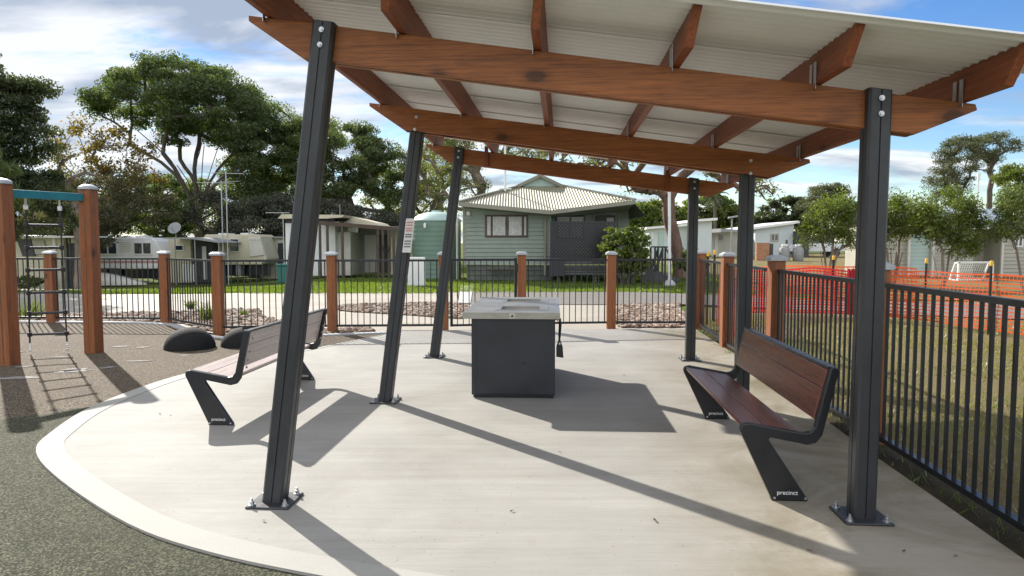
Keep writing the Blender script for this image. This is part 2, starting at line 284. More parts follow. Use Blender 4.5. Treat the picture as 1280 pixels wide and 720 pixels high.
# ------------------------------------------------------------------ mesh helpers
class MB:
    def __init__(s): s.v = []; s.f = []
    def add(s, vs, fs):
        o = len(s.v); s.v += [tuple(p) for p in vs]; s.f += [tuple(i+o for i in f) for f in fs]; return s
    def box(s, a, b):
        x0, y0, z0 = (min(a[i], b[i]) for i in range(3)); x1, y1, z1 = (max(a[i], b[i]) for i in range(3))
        return s.add([(x0,y0,z0),(x1,y0,z0),(x1,y1,z0),(x0,y1,z0),(x0,y0,z1),(x1,y0,z1),(x1,y1,z1),(x0,y1,z1)],
                     [(0,3,2,1),(4,5,6,7),(0,1,5,4),(1,2,6,5),(2,3,7,6),(3,0,4,7)])
    def bar(s, p, q, w, h, up=(0,0,1)):
        p, q = Vector(p), Vector(q); d = (q-p).normalized(); up = Vector(up)
        x = d.cross(up)
        if x.length < 1e-4: x = d.cross(Vector((0,1,0)))
        x.normalize(); u = x.cross(d)
        vs = [c + x*(sx*w/2) + u*(sz*h/2) for c in (p, q) for sx, sz in ((-1,-1),(1,-1),(1,1),(-1,1))]
        return s.add(vs, [(0,1,2,3),(7,6,5,4),(0,4,5,1),(1,5,6,2),(2,6,7,3),(3,7,4,0)])
    def tube(s, pts, rad, n=8, cap=True):
        pts = [Vector(p) for p in pts]; rad = rad if hasattr(rad, '__len__') else [rad]*len(pts)
        o = len(s.v); ref = Vector((.31, .22, .93)).normalized()
        for i, p in enumerate(pts):
            d = (pts[min(i+1, len(pts)-1)] - pts[max(i-1, 0)]).normalized()
            x = d.cross(ref)
            if x.length < .2: x = d.cross(Vector((1,0,0)))
            x.normalize(); y = d.cross(x)
            for k in range(n):
                a = 2*math.pi*k/n; s.v.append(tuple(p + (x*math.cos(a)+y*math.sin(a))*rad[i]))
        for i in range(len(pts)-1):
            for k in range(n):
                a, b = o+i*n+k, o+i*n+(k+1) % n; s.f.append((a, b, b+n, a+n))
        if cap: s.f.append(tuple(o+k for k in range(n))[::-1]); s.f.append(tuple(o+(len(pts)-1)*n+k for k in range(n)))
        return s
    def lathe(s, prof, c=(0,0,0), n=24, arc=2*math.pi):
        o = len(s.v); m = len(prof)
        for k in range(n):
            a = 2*math.pi*k/n
            for r, z in prof: s.v.append((c[0]+r*math.cos(a), c[1]+r*math.sin(a), c[2]+z))
        for k in range(n):
            for j in range(m-1):
                a = o+k*m+j; b = o+((k+1) % n)*m+j; s.f.append((a, b, b+1, a+1))
        if prof[0][0] > 1e-4: s.f.append(tuple(o+k*m for k in range(n))[::-1])
        if prof[-1][0] > 1e-4: s.f.append(tuple(o+k*m+m-1 for k in range(n)))
        return s
    def prism(s, poly, ext, frame=None):
        """poly: 2D points; frame(u,v,t)->xyz ; ext=(t0,t1)"""
        fr = frame or (lambda u, v, t: (u, v, t)); n = len(poly)
        vs = [fr(u, v, ext[0]) for u, v in poly] + [fr(u, v, ext[1]) for u, v in poly]
        return s.add(vs, [tuple(range(n))[::-1], tuple(range(n, 2*n))] + [(i, (i+1) % n, n+(i+1) % n, n+i) for i in range(n)])
    def each(s, name, mat, parent=None, root=None, **kw):
        """one object per connected piece"""
        up = list(range(len(s.v)))
        def fd(i):
            while up[i] != i: up[i] = up[up[i]]; i = up[i]
            return i
        for f in s.f:
            for k in f[1:]: up[fd(k)] = fd(f[0])
        G_ = {}
        for f in s.f: G_.setdefault(fd(f[0]), []).append(f)
        res = []
        for fs in G_.values():
            m = MB(); ix = {}
            for f in fs:
                for k in f:
                    if k not in ix: ix[k] = len(m.v); m.v.append(s.v[k])
                m.f.append(tuple(ix[k] for k in f))
            res.append(m.build(name, mat, parent, root, **kw))
        return res
    def build(s, name, mat, parent=None, root=None, bev=0, smooth=False, ang=35, seg=2):
        me = bpy.data.meshes.new(name); v = s.v
        if root is not None: l = root.location; v = [(p[0]-l[0], p[1]-l[1], p[2]-l[2]) for p in v]
        me.from_pydata(v, [], s.f); me.update()
        import bmesh
        bm = bmesh.new(); bm.from_mesh(me); bmesh.ops.recalc_face_normals(bm, faces=bm.faces[:]); bm.to_mesh(me); bm.free()
        if smooth: me.shade_smooth(); me.set_sharp_from_angle(angle=R(ang))
        return link(name, me, mat, parent, bev, seg)
def link(name, me, mat, parent=None, bev=0, seg=2):
    o = bpy.data.objects.new(name, me); COL.objects.link(o)
    if mat: me.materials.append(mat)
    if parent: o.parent = parent
    if bev:
        b = o.modifiers.new('bevel', 'BEVEL'); b.width = bev; b.segments = seg; b.limit_method = 'ANGLE'; b.angle_limit = R(40)
    return o
def tag(o, label=None, cat=None, group=None, kind=None):
    if label: o['label'] = label
    if cat: o['category'] = cat
    if group: o['group'] = group
    if kind: o['kind'] = kind
    return o
def thing(name, label, cat, loc=(0,0,0), rz=0, group=None):
    o = bpy.data.objects.new(name, None); COL.objects.link(o); o.location = loc; o.rotation_euler = (0, 0, rz); o.empty_display_size = .1
    return tag(o, label, cat, group)
def copy_tree(o, parent=None):
    c = o.copy(); COL.objects.link(c)
    if parent: c.parent = parent; c.matrix_parent_inverse = o.matrix_parent_inverse.copy()
    for ch in list(o.children): copy_tree(ch, c)
    return c
def np_quads(name, V, mat, parent=None):
    """V: (n,4,3) array of quads"""
    n = len(V); me = bpy.data.meshes.new(name)
    me.vertices.add(n*4); me.vertices.foreach_set('co', V.reshape(-1).astype(np.float32))
    me.loops.add(n*4); me.loops.foreach_set('vertex_index', np.arange(n*4, dtype=np.int32))
    me.polygons.add(n); me.polygons.foreach_set('loop_start', np.arange(0, n*4, 4, dtype=np.int32)); me.polygons.foreach_set('loop_total', np.full(n, 4, dtype=np.int32))
    me.update(calc_edges=True); me.validate()
    return link(name, me, mat, parent)
def text_mesh(name, body, size, mat, parent, mtx, depth=.0015):
    cu = bpy.data.curves.new(name, 'FONT'); cu.body = body; cu.size = size; cu.extrude = depth; cu.align_x = 'CENTER'; cu.align_y = 'CENTER'
    t = bpy.data.objects.new(name, cu); COL.objects.link(t)
    dg = bpy.context.evaluated_depsgraph_get(); me = bpy.data.meshes.new_from_object(t.evaluated_get(dg)); me.name = name
    bpy.data.objects.remove(t)
    me.transform(mtx); me.materials.clear()
    return link(name, me, mat, parent)
def leaf_quads(P, L, W, droop=0.0, flat=0.0):
    n = len(P); d = np.random.normal(size=(n, 3)); d[:, 2] = d[:, 2]*(1-flat) - droop; d /= np.linalg.norm(d, axis=1)[:, None]
    r = np.random.normal(size=(n, 3)); s = np.cross(d, r); s /= np.linalg.norm(s, axis=1)[:, None]
    k = np.random.uniform(.65, 1.3, (n, 1)); a = d*L*k/2; b = s*W*k/2
    return np.stack([P-a, P+b-a*.1, P+a, P-b-a*.1], 1)

# ------------------------------------------------------------------ ground
def sm(t): t = max(0, min(1, t)); return t*t*(3-2*t)
def gz(x, y): return -.55*sm((y-20)/13)*sm((-x-7)/7) + .25*sm((y-32)/25)*sm((x-4)/10)
def sheet(name, poly, off, mat, label, cuts=0, kind='structure', cat='ground'):
    import bmesh
    bm = bmesh.new(); vs = [bm.verts.new((p[0], p[1], 0)) for p in poly]; bm.faces.new(vs)
    bmesh.ops.triangulate(bm, faces=bm.faces[:])
    for _ in range(cuts): bmesh.ops.subdivide_edges(bm, edges=[e for e in bm.edges if e.calc_length() > 1.2], cuts=1); bmesh.ops.triangulate(bm, faces=bm.faces[:])
    for v in bm.verts: v.co.z = off + gz(v.co.x, v.co.y)
    bmesh.ops.recalc_face_normals(bm, faces=bm.faces[:])
    if bm.faces and sum(f.normal.z for f in bm.faces) < 0: bmesh.ops.reverse_faces(bm, faces=bm.faces[:])
    me = bpy.data.meshes.new(name); bm.to_mesh(me); bm.free()
    return tag(link(name, me, mat), label, cat, kind=kind)
def smoothpoly(pts, n=6, closed=False):
    P = [Vector((p[0], p[1])) for p in pts]; out = []; m = len(P)
    for i in range(m if closed else m-1):
        p0, p1, p2, p3 = (P[(i-1) % m] if closed or i > 0 else P[0]), P[i], P[(i+1) % m], (P[(i+2) % m] if closed or i+2 < m else P[-1])
        for k in range(n):
            t = k/n; out.append(.5*((2*p1)+(p2-p0)*t+(2*p0-5*p1+4*p2-p3)*t*t+(3*p1-p0-3*p2+p3)*t**3))
    if not closed: out.append(P[-1])
    return [(p.x, p.y) for p in out]
# main ground sheet: fine near, coarse to the horizon
g = MB(); xs = [-900, -400, -200, -120, -80] + list(np.arange(-60, 61, 2.0)) + [80, 120, 200, 400, 900]; ys = [-300, -60] + list(np.arange(-20, 81, 2.0)) + [120, 200, 400, 900]
for y in ys:
    for x in xs: g.v.append((x, y, gz(x, y)-.07))
nx = len(xs)
for j in range(len(ys)-1):
    for i in range(nx-1): a = j*nx+i; g.f.append((a, a+1, a+1+nx, a+nx))
tag(g.build('ground', M['grass'], smooth=True, ang=180), 'bright green grassed ground reaching back past the houses', 'ground', kind='structure')

A = R(4.0); DX, DY = math.sin(A), math.cos(A); BX, BY = DY, -DX
L1 = (-1.369, 3.98)
def sh(b, d, z=0): return (L1[0]+BX*b+DX*d, L1[1]+BY*b+DY*d, z)
FENCE = [(2.42, 1.2), (2.585, 3.2), (2.74, 5.3), (2.90, 7.72), (3.06, 10.0), (3.30, 12.35)]
left_curve = smoothpoly([(-.2, 2.86), (-.863, 3.073), (-1.472, 3.318), (-2.044, 3.657), (-2.85, 4.35), (-3.401, 4.942), (-3.63, 5.45), (-3.83, 6.4), (-3.76, 7.75), (-3.318, 9.044), (-2.784, 9.85), (-2.073, 11.33)], 5)
right_edge = [(3.17, 12.1), (2.985, 9.371), (2.76, 7.0), (2.55, 4.866), (2.43, 3.275), (2.25, 1.0), (2.2, 0)]
slab_poly = left_curve + [(-1.95, 11.85), (3.17, 12.1)][0:1] + right_edge + [(.3, 0), (.25, 2.7)]
s = MB().prism(slab_poly, (-.1, 0)); tag(s.build('concrete_slab', M['slab'], bev=.006), 'broom finished concrete slab with a curved edge under the shelter', 'slab', kind='structure')
# paler border ring that follows the curved edge
ring = MB(); n = len(left_curve); inner = []
for i, p in enumerate(left_curve):
    a = Vector(left_curve[max(i-1, 0)]); b = Vector(left_curve[min(i+1, n-1)]); t = (b-a).normalized(); nn = Vector((t.y, -t.x))
    wd = .17*min(1, (n-1-i)/12+.05); inner.append((p[0]+nn.x*wd, p[1]+nn.y*wd))
ring.prism(list(left_curve)+inner[::-1], (.001, .004)); tag(ring.build('slab_border', M['ring']), 'paler smooth concrete border band along the curved slab edge', 'slab border', kind='structure')
# soft-fall rubber
kerb_line = [(-14, 13.25), (-9.2, 13.15), (-6.6, 12.85), gp(224, 410)[:2], gp(257, 420)[:2], gp(290, 423)[:2], gp(350, 421)[:2], gp(430, 418)[:2], gp(482, 416)[:2]]
kl = smoothpoly(kerb_line, 5)
sheet('rubber_surface', [(-14, -6), (1.2, -6), (1.2, 4), (-.9, 11.2)] + kl[::-1], -.016, M['rbrown'], 'brown speckled rubber play surface', cat='rubber surface')
gb = smoothpoly([(-14, 6.2), (-11, 6.12), (-8.4, 6.02), (-6.3, 5.93), gp(-40, 527)[:2], gp(0, 523)[:2], gp(35, 518)[:2], gp(62, 515)[:2], gp(95, 509)[:2], (-3.3, 6.6), (-2.6, 6.4)], 5)
sheet('rubber_surface', [(-14, -6), (1.1, -6), (1.1, 3.6)] + gb[::-1], -.011, M['rgreen'], 'green speckled rubber play surface curving round the slab', cat='rubber surface')
kb = MB()
for a, b in zip(kl[:-1], kl[1:]): kb.bar((a[0], a[1]+.07, -.03), (b[0], b[1]+.07, -.03), .14, .075)
tag(kb.build('kerb', M['kerb']), 'pale concrete edging strip behind the rubber surface', 'kerb', kind='structure')
# concrete beyond the fence, road, paths, beds
sheet('path', [(-22, 13.3), (-9, 13.2), (-6.5, 12.95), (-4.9, 11.65), (-3, 11.9), (-1.9, 11.7), (3.25, 12.0), (3.3, 12.45), (3.0, 17.0), gp(574, 379)[:2], gp(571, 363)[:2], gp(440, 363)[:2], gp(330, 364)[:2], gp(240, 366)[:2], gp(110, 366)[:2], gp(-10, 363)[:2], (-24, 20.5)], -.035, M['path'], 'pale concrete path and driveway beyond the black fence', 2, cat='path')
sheet('road', smoothpoly([gp(572, 362)[:2], gp(680, 363)[:2], gp(800, 364)[:2], gp(880, 367)[:2], (9.5, 18.2), (14, 17.4), (24, 17.0), (40, 18)], 4) + smoothpoly([(40, 13.5), (24, 12.6), (14, 13.2), (10, 13.9), (6.5, 15.8), gp(860, 379)[:2], gp(760, 379)[:2], gp(575, 379)[:2]], 4), -.028, M['asphalt'], 'grey asphalt lane curving past the green house', 2, cat='road')
sheet('path', [gp(0, 366)[:2], gp(120, 361)[:2], gp(205, 356)[:2], gp(300, 350)[:2], gp(352, 347)[:2], gp(352, 344)[:2], gp(280, 344)[:2], gp(200, 347)[:2], gp(90, 350)[:2], gp(-30, 352)[:2]], -.02, M['path'], 'pale gravel drive in front of the caravans', 5, cat='path')
sheet('lawn', [(3.05, 12.4), (2.75, 5.3), (2.3, 0), (2, -8), (60, -8), (60, 12.4), (24, 12.5), (14, 13.1), (10, 13.8), (6.5, 15.7), (4.6, 16.4), (3.3, 14)], -.045, M['lawn'], 'patchy dry lawn beyond the side fence', 2, cat='lawn')
sheet('lawn', [(9, 19), (15, 18), (24, 17.6), (60, 18.5), (120, 75), (12, 80), (9.5, 40)], -.045, M['lawn'], 'dry yellow lawn in front of the cabins', 5, cat='lawn')
sheet('soil', [(p[0]-.02, p[1]) for p in right_edge] + [(2.62, 0), (2.86, 4.87), (3.08, 7.6), (3.3, 10), (3.46, 12.4), (3.2, 12.4)], -.03, M['soil'], 'dark soil strip between the slab and the side fence', cat='soil')

def pebbles(name, poly, n, rmin, rmax, mat, label, z0=-.03):
    import bmesh
    ico = bmesh.new(); bmesh.ops.create_icosphere(ico, subdivisions=1, radius=1); bv = np.array([v.co[:] for v in ico.verts]); bf = [[v.index for v in f.verts] for f in ico.faces]; ico.free()
    xs_, ys_ = [p[0] for p in poly], [p[1] for p in poly]
    def inside(x, y):
        c = False; j = len(poly)-1
        for i in range(len(poly)):
            if (poly[i][1] > y) != (poly[j][1] > y) and x < (poly[j][0]-poly[i][0])*(y-poly[i][1])/(poly[j][1]-poly[i][1])+poly[i][0]: c = not c
            j = i
        return c
    V = []; F = []
    while len(V) < n:
        x, y = random.uniform(min(xs_), max(xs_)), random.uniform(min(ys_), max(ys_))
        if not inside(x, y): continue
        r = random.uniform(rmin, rmax); s_ = np.array([r*random.uniform(.7, 1.5), r*random.uniform(.7, 1.3), r*random.uniform(.4, .8)])
        p = (bv*(1+np.random.uniform(-.22, .22, (12, 1))))*s_; a = random.uniform(0, 6.3); ca, sa = math.cos(a), math.sin(a)
        q = np.stack([p[:, 0]*ca-p[:, 1]*sa+x, p[:, 0]*sa+p[:, 1]*ca+y, p[:, 2]+z0+r*.25+gz(x, y)], 1)
        F += [[i+len(V)*12 for i in f] for f in bf]; V.append(q)
    me = bpy.data.meshes.new(name); me.from_pydata(np.concatenate(V).tolist(), [], F); me.update()
    return tag(link(name, me, mat), label, 'gravel', kind='stuff')
PEB = island('pebble', [(.30, .21, .15), (.22, .13, .09), (.42, .34, .26), (.16, .10, .07), (.36, .26, .18), (.5, .44, .36), (.26, .17, .12)])
bedA = smoothpoly([gp(318, 385)[:2], gp(325, 391)[:2], gp(340, 397)[:2], gp(368, 402)[:2], gp(345, 410)[:2], (-4.85, 11.8), (-5.6, 12.4), (-6.4, 13.2), (-8.6, 13.35), (-12, 13.4), (-12, 14.4), gp(110, 390)[:2], gp(220, 388)[:2]], 4, True)
bedB = smoothpoly([gp(424, 381)[:2], gp(470, 378)[:2], gp(530, 377)[:2], gp(574, 378)[:2], gp(586, 386)[:2], gp(585, 395)[:2], gp(560, 396)[:2], gp(520, 393)[:2], gp(470, 390)[:2], gp(428, 387)[:2]], 4, True)
bedC = [gp(772, 381)[:2], gp(800, 379)[:2], gp(850, 379)[:2], (3.9, 16.5), (3.6, 14), (3.3, 12.5), (1.95, 12.45), (1.9, 14)]
bedD = [gp(395, 410)[:2], gp(460, 408)[:2], gp(470, 412)[:2], gp(400, 416)[:2]]
for nm, pl, k, lab in (('A', bedA, 2600, 'reddish brown pebbles in the bed by the low tufts'), ('B', bedB, 1500, 'tan pebbles in the oval island bed between pale paths'), ('C', bedC, 2200, 'pale tan pebbles in the bed at the fence corner'), ('D', bedD, 260, 'dark brown pebbles in the narrow strip behind the kerb')):
    sheet('bed_soil', pl, -.022, M['bedsoil'], 'brown soil under the ' + lab, cat='soil')
    pebbles('gravel', pl, k, .025, .06, PEB, lab)

def blades(name, n, fn, hmin, hmax, mat, label, w=.012):
    P = np.array([fn() for _ in range(n)]); Hh = np.random.uniform(hmin, hmax, (n, 1)); a = np.random.uniform(0, 6.28, n)
    s_ = np.stack([np.cos(a), np.sin(a), 0*a], 1)*w*np.random.uniform(.6, 1.4, (n, 1)); t = np.random.normal(size=(n, 3))*.5; t[:, 2] = 1; t = t*Hh
    return tag(np_quads(name, np.stack([P-s_, P+s_, P+t+s_*.2, P+t-s_*.2], 1), mat), label, 'grass', kind='stuff')
def near_lawn():
    while True:
        y = 2.5+11.5*random.random()**.8; x = random.uniform(.08*y+2.4, 9.5)
        k = math.sin(x*2.1+1.3*math.sin(y*1.7))+math.sin(y*2.6+x)
        if k > random.uniform(-1.6, 1.2): return (x, y, -.047)
blades('grass', 26000, near_lawn, .012, .045, G['drygrass'], 'short dry grass growing in patches beyond the side fence', .007)
GS = [gp(575, 362)[:2], gp(420, 362)[:2], gp(250, 364)[:2], gp(210, 362)[:2]]
def strip():
    while True:
        y = random.uniform(20.8, 29); x = random.uniform(-16, 8.5)
        if x > -2 and y < 21.2+.05*x: continue
        if x < -8 and (y > 24 - (x+8)*-.2 or y < 21): continue
        return (x, y, gz(x, y)-.07)
blades('grass', 70000, strip, .05, .12, G['blade'], 'bright green lawn strip in front of the house and sheds', .02)

# pale marks on the brown rubber
mk = MB()
for px, py, l, h in ((20, 471, 60, 4), (88, 463, 50, 4), (92, 461, 30, 5), (150, 432, 24, 2), (178, 433, 16, 2), (30, 457, 26, 2), (135, 458, 24, 3), (170, 450, 40, 1.5), (232, 443, 16, 1.5), (22, 439, 14, 2), (75, 445, 30, 1.5)):
    c = gp(px, py); wx = l/880*c[1]; wy = h*c[1]**2/1320; pts = []
    for k in range(14): a = k/14*6.283; r = random.uniform(.55, 1.1); pts.append((c[0]+math.cos(a)*wx/2*r, c[1]+math.sin(a)*wy/2*r+(math.cos(a)*wx*.1)))
    mk.prism(pts, (-.0125, -.0105))
tag(mk.build('rubber_marking', M['chalk']), 'faint pale patches worn into the brown rubber surface', 'marking', kind='structure')

# ------------------------------------------------------------------ shelter
S = thing('picnic_shelter', 'open shelter of raked charcoal posts, stained timber beams and cream sheet roof', 'shelter', (L1[0], L1[1], 0), -A)
BT = lambda b: 2.737 - .138*b           # top of beams
TILT = math.atan(.138)
def post_mesh(lean, h, w=.118, fy=.0):
    """square extruded post with a groove down each face"""
    m = MB(); hw = w/2; c = .012; g_ = .003
    prof = []
    for q in range(4):
        a = q*math.pi/2; ca, sa = math.cos(a), math.sin(a)
        for u, v in ((-hw+c, -hw), (-g_, -hw), (-g_, -hw+.006), (g_, -hw+.006), (g_, -hw), (hw-c, -hw)): prof.append((u*ca-v*sa, u*sa+v*ca))
    return m.prism(prof, (0, h), lambda u, v, t: (u+lean*t, v, t))
def add_post(b, d, lean, top, label=None):
    # posts are vertical at the low side and lean in at the high side
    m = MB(); hw = .059; c = .012; g_ = .004; prof = []
    for q in range(4):
        a = q*math.pi/2; ca, sa = math.cos(a), math.sin(a)
        for u, v in ((-hw+c, -hw), (-g_, -hw), (-g_, -hw+.008), (g_, -hw+.008), (g_, -hw), (hw-c, -hw)): prof.append((u*ca-v*sa, u*sa+v*ca))
    m.prism(prof, (.012, top), lambda u, v, t: (b+u+lean*t, d+v, t - (u*.138 if t > 1 else 0)))
    p = m.build('post', M['steel'], S)
    pl = MB().box((b-.125, d-.125, 0), (b+.125, d+.125, .014)).build('base_plate', M['steel'], p, bev=.006)
    bl = MB()
    for sx in (-1, 1):
        for sy in (-1, 1): bl.lathe([(.022, 0), (.022, .005), (.013, .006), (.013, .022), (.007, .023), (.007, .038), (0, .04)], (b+sx*.095, d+sy*.095, .014), 8)
    bl.each('anchor_bolt', M['galv'], pl, smooth=True)
    return p
def bolts_on(p, b, d, zs, lean):
    m = MB()
    for z in zs:
        n_ = 8; 
        m.tube([(b+lean*z, d, z), (b+lean*z, d-.008, z), (b+lean*z, d-.0081, z), (b+lean*z, d-.016, z)], [.015, .015, .009, .009], 8)
    m.each('beam_bolt', M['galv'], p, smooth=True)
LEAN = .13
for d, front in ((0, True), (2.57, False), (5.13, True)):
    ztl = BT(.34)+.005 if front else BT(.3)-.12
    ztr = BT(3.28)+.005 if front else BT(3.28)-.12
    for b, ln, zt in ((0, LEAN, ztl), (3.28, .004, ztr)):
        p = add_post(b, d, ln, zt); dd = d-.0605 if front else d-.1125
        bolts_on(p, b, dd, (zt-.05-(.0 if front else -.09), zt-.13-(.0 if front else -.06)), ln)
def beam(d, th=.045):
    prof = [(-.09, BT(-.09)), (3.79, BT(3.79)), (3.8, BT(3.8)-.03), (3.49, BT(3.49)-.195), (.21, BT(.21)-.195), (-.09, BT(-.09)-.03)]
    m = MB().prism(prof, (d-th/2, d+th/2), lambda u, v, t: (u, t, v)); return m.build('beam', M['beamw'], S, bev=.004)
for d, front in ((0, True), (2.57, False), (5.13, True)):
    if front:
        beam(d+.022, .045); beam(d+.082+.0025, .04)
    else:
        beam(d-.084, .045); beam(d+.084, .045)
PB = [.03, .77, 1.51, 2.25, 2.99, 3.73]; PH = .175; SL = math.atan(.138)
def purlin(b):
    y0, y1 = -.37, 5.52
    prof = [(y0, 0), (y1, 0), (y1+.08, PH), (y0-.09, PH)]
    zc = BT(b)+.004; n_ = (math.sin(SL), math.cos(SL))
    m = MB().prism(prof, (-.0225, .0225), lambda u, v, t: (b + t*math.cos(SL) + v*math.sin(SL)*1.0, u, zc + v*math.cos(SL) - t*math.sin(SL)))
    o = m.build('purlin', M['purlinw'], S, bev=.003)
    br = MB()
    for d in (-.012, 2.47, 5.12):
        for q in (0, 1):
            x = b-.0265; br.box((x, d-.022+q*.06, zc-.03), (x+.003, d+.012+q*.06, zc+.11))
    br.each('strap_bracket', M['galv'], o)
for b in PB: purlin(b)
for b in (.69, 2.96):
    MB().box((b-.022, 5.085, BT(b)-.20), (b+.022, 5.128, BT(b)+.06)).build('cleat', M['purlinw'], S, bev=.003)
# corrugated roof sheet (waves run down the slope)
y0, y1 = -.54, 5.72; b0, b1 = -.17, 4.02; nw = 83; ny = nw*8
rv = MB(); 
for face, dz in ((0, 0), (1, .0025)):
    for j in range(ny+1):
        y = y0+(y1-y0)*j/ny; a = .0135*math.sin(2*math.pi*nw*j/ny)
        for b in (b0, b1):
            zc = BT(b)+.004+(PH+.006+a+dz)/math.cos(SL); rv.v.append((b, y, zc))
k = 2*(ny+1)
for j in range(ny):
    a = 2*j; rv.f.append((a, a+1, a+3, a+2)); rv.f.append((k+a, k+a+2, k+a+3, k+a+1))
    rv.f.append((a, a+2, k+a+2, k+a)); rv.f.append((a+1, k+a+1, k+a+3, a+3))
rv.f.append((0, k, k+1, 1)); rv.f.append((2*ny, 2*ny+1, k+2*ny+1, k+2*ny))
rf = rv.build('roof_sheet', M['roofw'], S, smooth=True, ang=60)
la = MB()
for y in (.14, .92, 1.68, 2.44, 3.2, 3.96, 4.72):
    zc0, zc1 = (BT(b)+.004+(PH+.006-.0135)/math.cos(SL) for b in (b0, b1))
    la.add([(b0, y, zc0-.004), (b1, y, zc1-.004), (b1, y+.02, zc1-.004), (b0, y+.02, zc0-.004), (b0, y, zc0-.001), (b1, y, zc1-.001), (b1, y+.02, zc1-.001), (b0, y+.02, zc0-.001)], [(0,3,2,1),(4,5,6,7),(0,1,5,4),(1,2,6,5),(2,3,7,6),(3,0,4,7)])
la.build('sheet_lap', M['roofw'], rf)
# notice sign on the middle raked post
zs0, zs1 = 1.42, 1.71
sg = thing('notice_sign', 'narrow white notice sign with red and black lines on the middle raked post', 'sign', (L1[0], L1[1], 0), -A)
def sgx(z): return LEAN*z+.066
def sgpt(u, z, y): return (.040+u+LEAN*z, 2.57-.0595-y, z)
pn = MB().prism([(-.035, zs0-.02), (.045, zs0-.02), (.045, zs1), (-.035, zs1)], (.002, .007), lambda u, v, t: sgpt(u, v, t)); pn.build('panel', M['white'], sg)
for mt, rows in (('red_ink', (.03, .055, .085, .105)), ('ink', (.14, .16, .20, .225, .25))):
    m = MB()
    for r_ in rows: m.prism([(-.025, zs1-r_-.012), (.035, zs1-r_-.012), (.035, zs1-r_), (-.025, zs1-r_)], (.0071, .0082), lambda u, v, t: sgpt(u, v, t))
    m.build('print', M[mt], sg)

# ------------------------------------------------------------------ benches
def make_bench(origin, label, slat):
    B_ = thing('park_bench', label, 'bench', (origin[0], origin[1], 0), -A, 'two park benches under the shelter')
    # frame centreline: seat front -> seat rear -> back top ; leg from seat front to foot
    Lb = 1.89
    out = [(-.285, .425), (-.275, .445), (-.24, .455), (.075, .400), (.112, .408), (.135, .435), (.214, .775), (.225, .785), (.258, .778), (.262, .765), (.178, .39), (.145, .345), (.095, .332), (-.115, .372), (-.125, .362), (.105, .014), (.105, 0), (-.10, 0), (-.10, .014), (-.285, .405)]
    for v0, sgn in ((0, 1), (Lb, -1)):
        w_ = .042
        e = MB().prism(out, (v0-w_/2, v0+w_/2), lambda u, v, t: (u, t, v)); fr = e.build('end_frame', M['black'], B_, bev=.007)
        fb = MB()
        for u in (-.085, .09): fb.tube([(u, v0-w_/2, .02), (u, v0-w_/2-.007, .02)], .007, 8)
        fb.each('foot_bolt', M['galv'], fr)
        mt = Matrix.Translation((-.012, v0-w_/2-.0005, .05)) @ Matrix.Rotation(R(90), 4, 'X')
        text_mesh('lettering', 'precinct', .036, M['text'], fr, mt)
    # slats between the frames
    def slat_(p, q, th, side, nm):
        p, q = Vector(p), Vector(q); d = (q-p).normalized(); n_ = Vector((-d.y, d.x))*side
        poly = [p, q, q+n_*th, p+n_*th]
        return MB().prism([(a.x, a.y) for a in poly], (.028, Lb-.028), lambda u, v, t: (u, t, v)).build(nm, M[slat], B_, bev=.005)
    slat_((-.268, .4475), (-.125, .425), .026, -1, 'seat_slat'); slat_((-.118, .4235), (.075, .389), .026, -1, 'seat_slat')
    slat_((.139, .475), (.181, .655), .024, -1, 'back_slat'); slat_((.1825, .6575), (.207, .765), .024, -1, 'back_slat')
    MB().bar((.234, .02, .7745), (.234, Lb-.02, .7745), .052, .016).build('top_rail', M['black'], B_, bev=.004)
    rl = MB(); rl.bar((-.16, .02, .392), (-.16, Lb-.02, .392), .04, .03); rl.bar((.02, .02, .362), (.02, Lb-.02, .362), .04, .03); rl.each('under_rail', M['black'], B_)
    bm_ = MB()
    for z in (.47, .53, .60, .71):
        u = .139+(z-.40)*.238+.032; bm_.tube([(u+.01, .05, z), (u+.022, .05, z)], .009, 8); bm_.tube([(u+.01, Lb-.05, z), (u+.022, Lb-.05, z)], .009, 8)
    bm_.each('slat_bolt', M['galv'], B_)
    return B_
make_bench((1.606, 4.006), 'glossy dark red-brown slatted bench beside the black side fence', 'slatw')
make_bench((-2.385, 5.69), 'slatted bench with pinkish glare painted on its slats near the rubber domes and play posts', 'slatp')

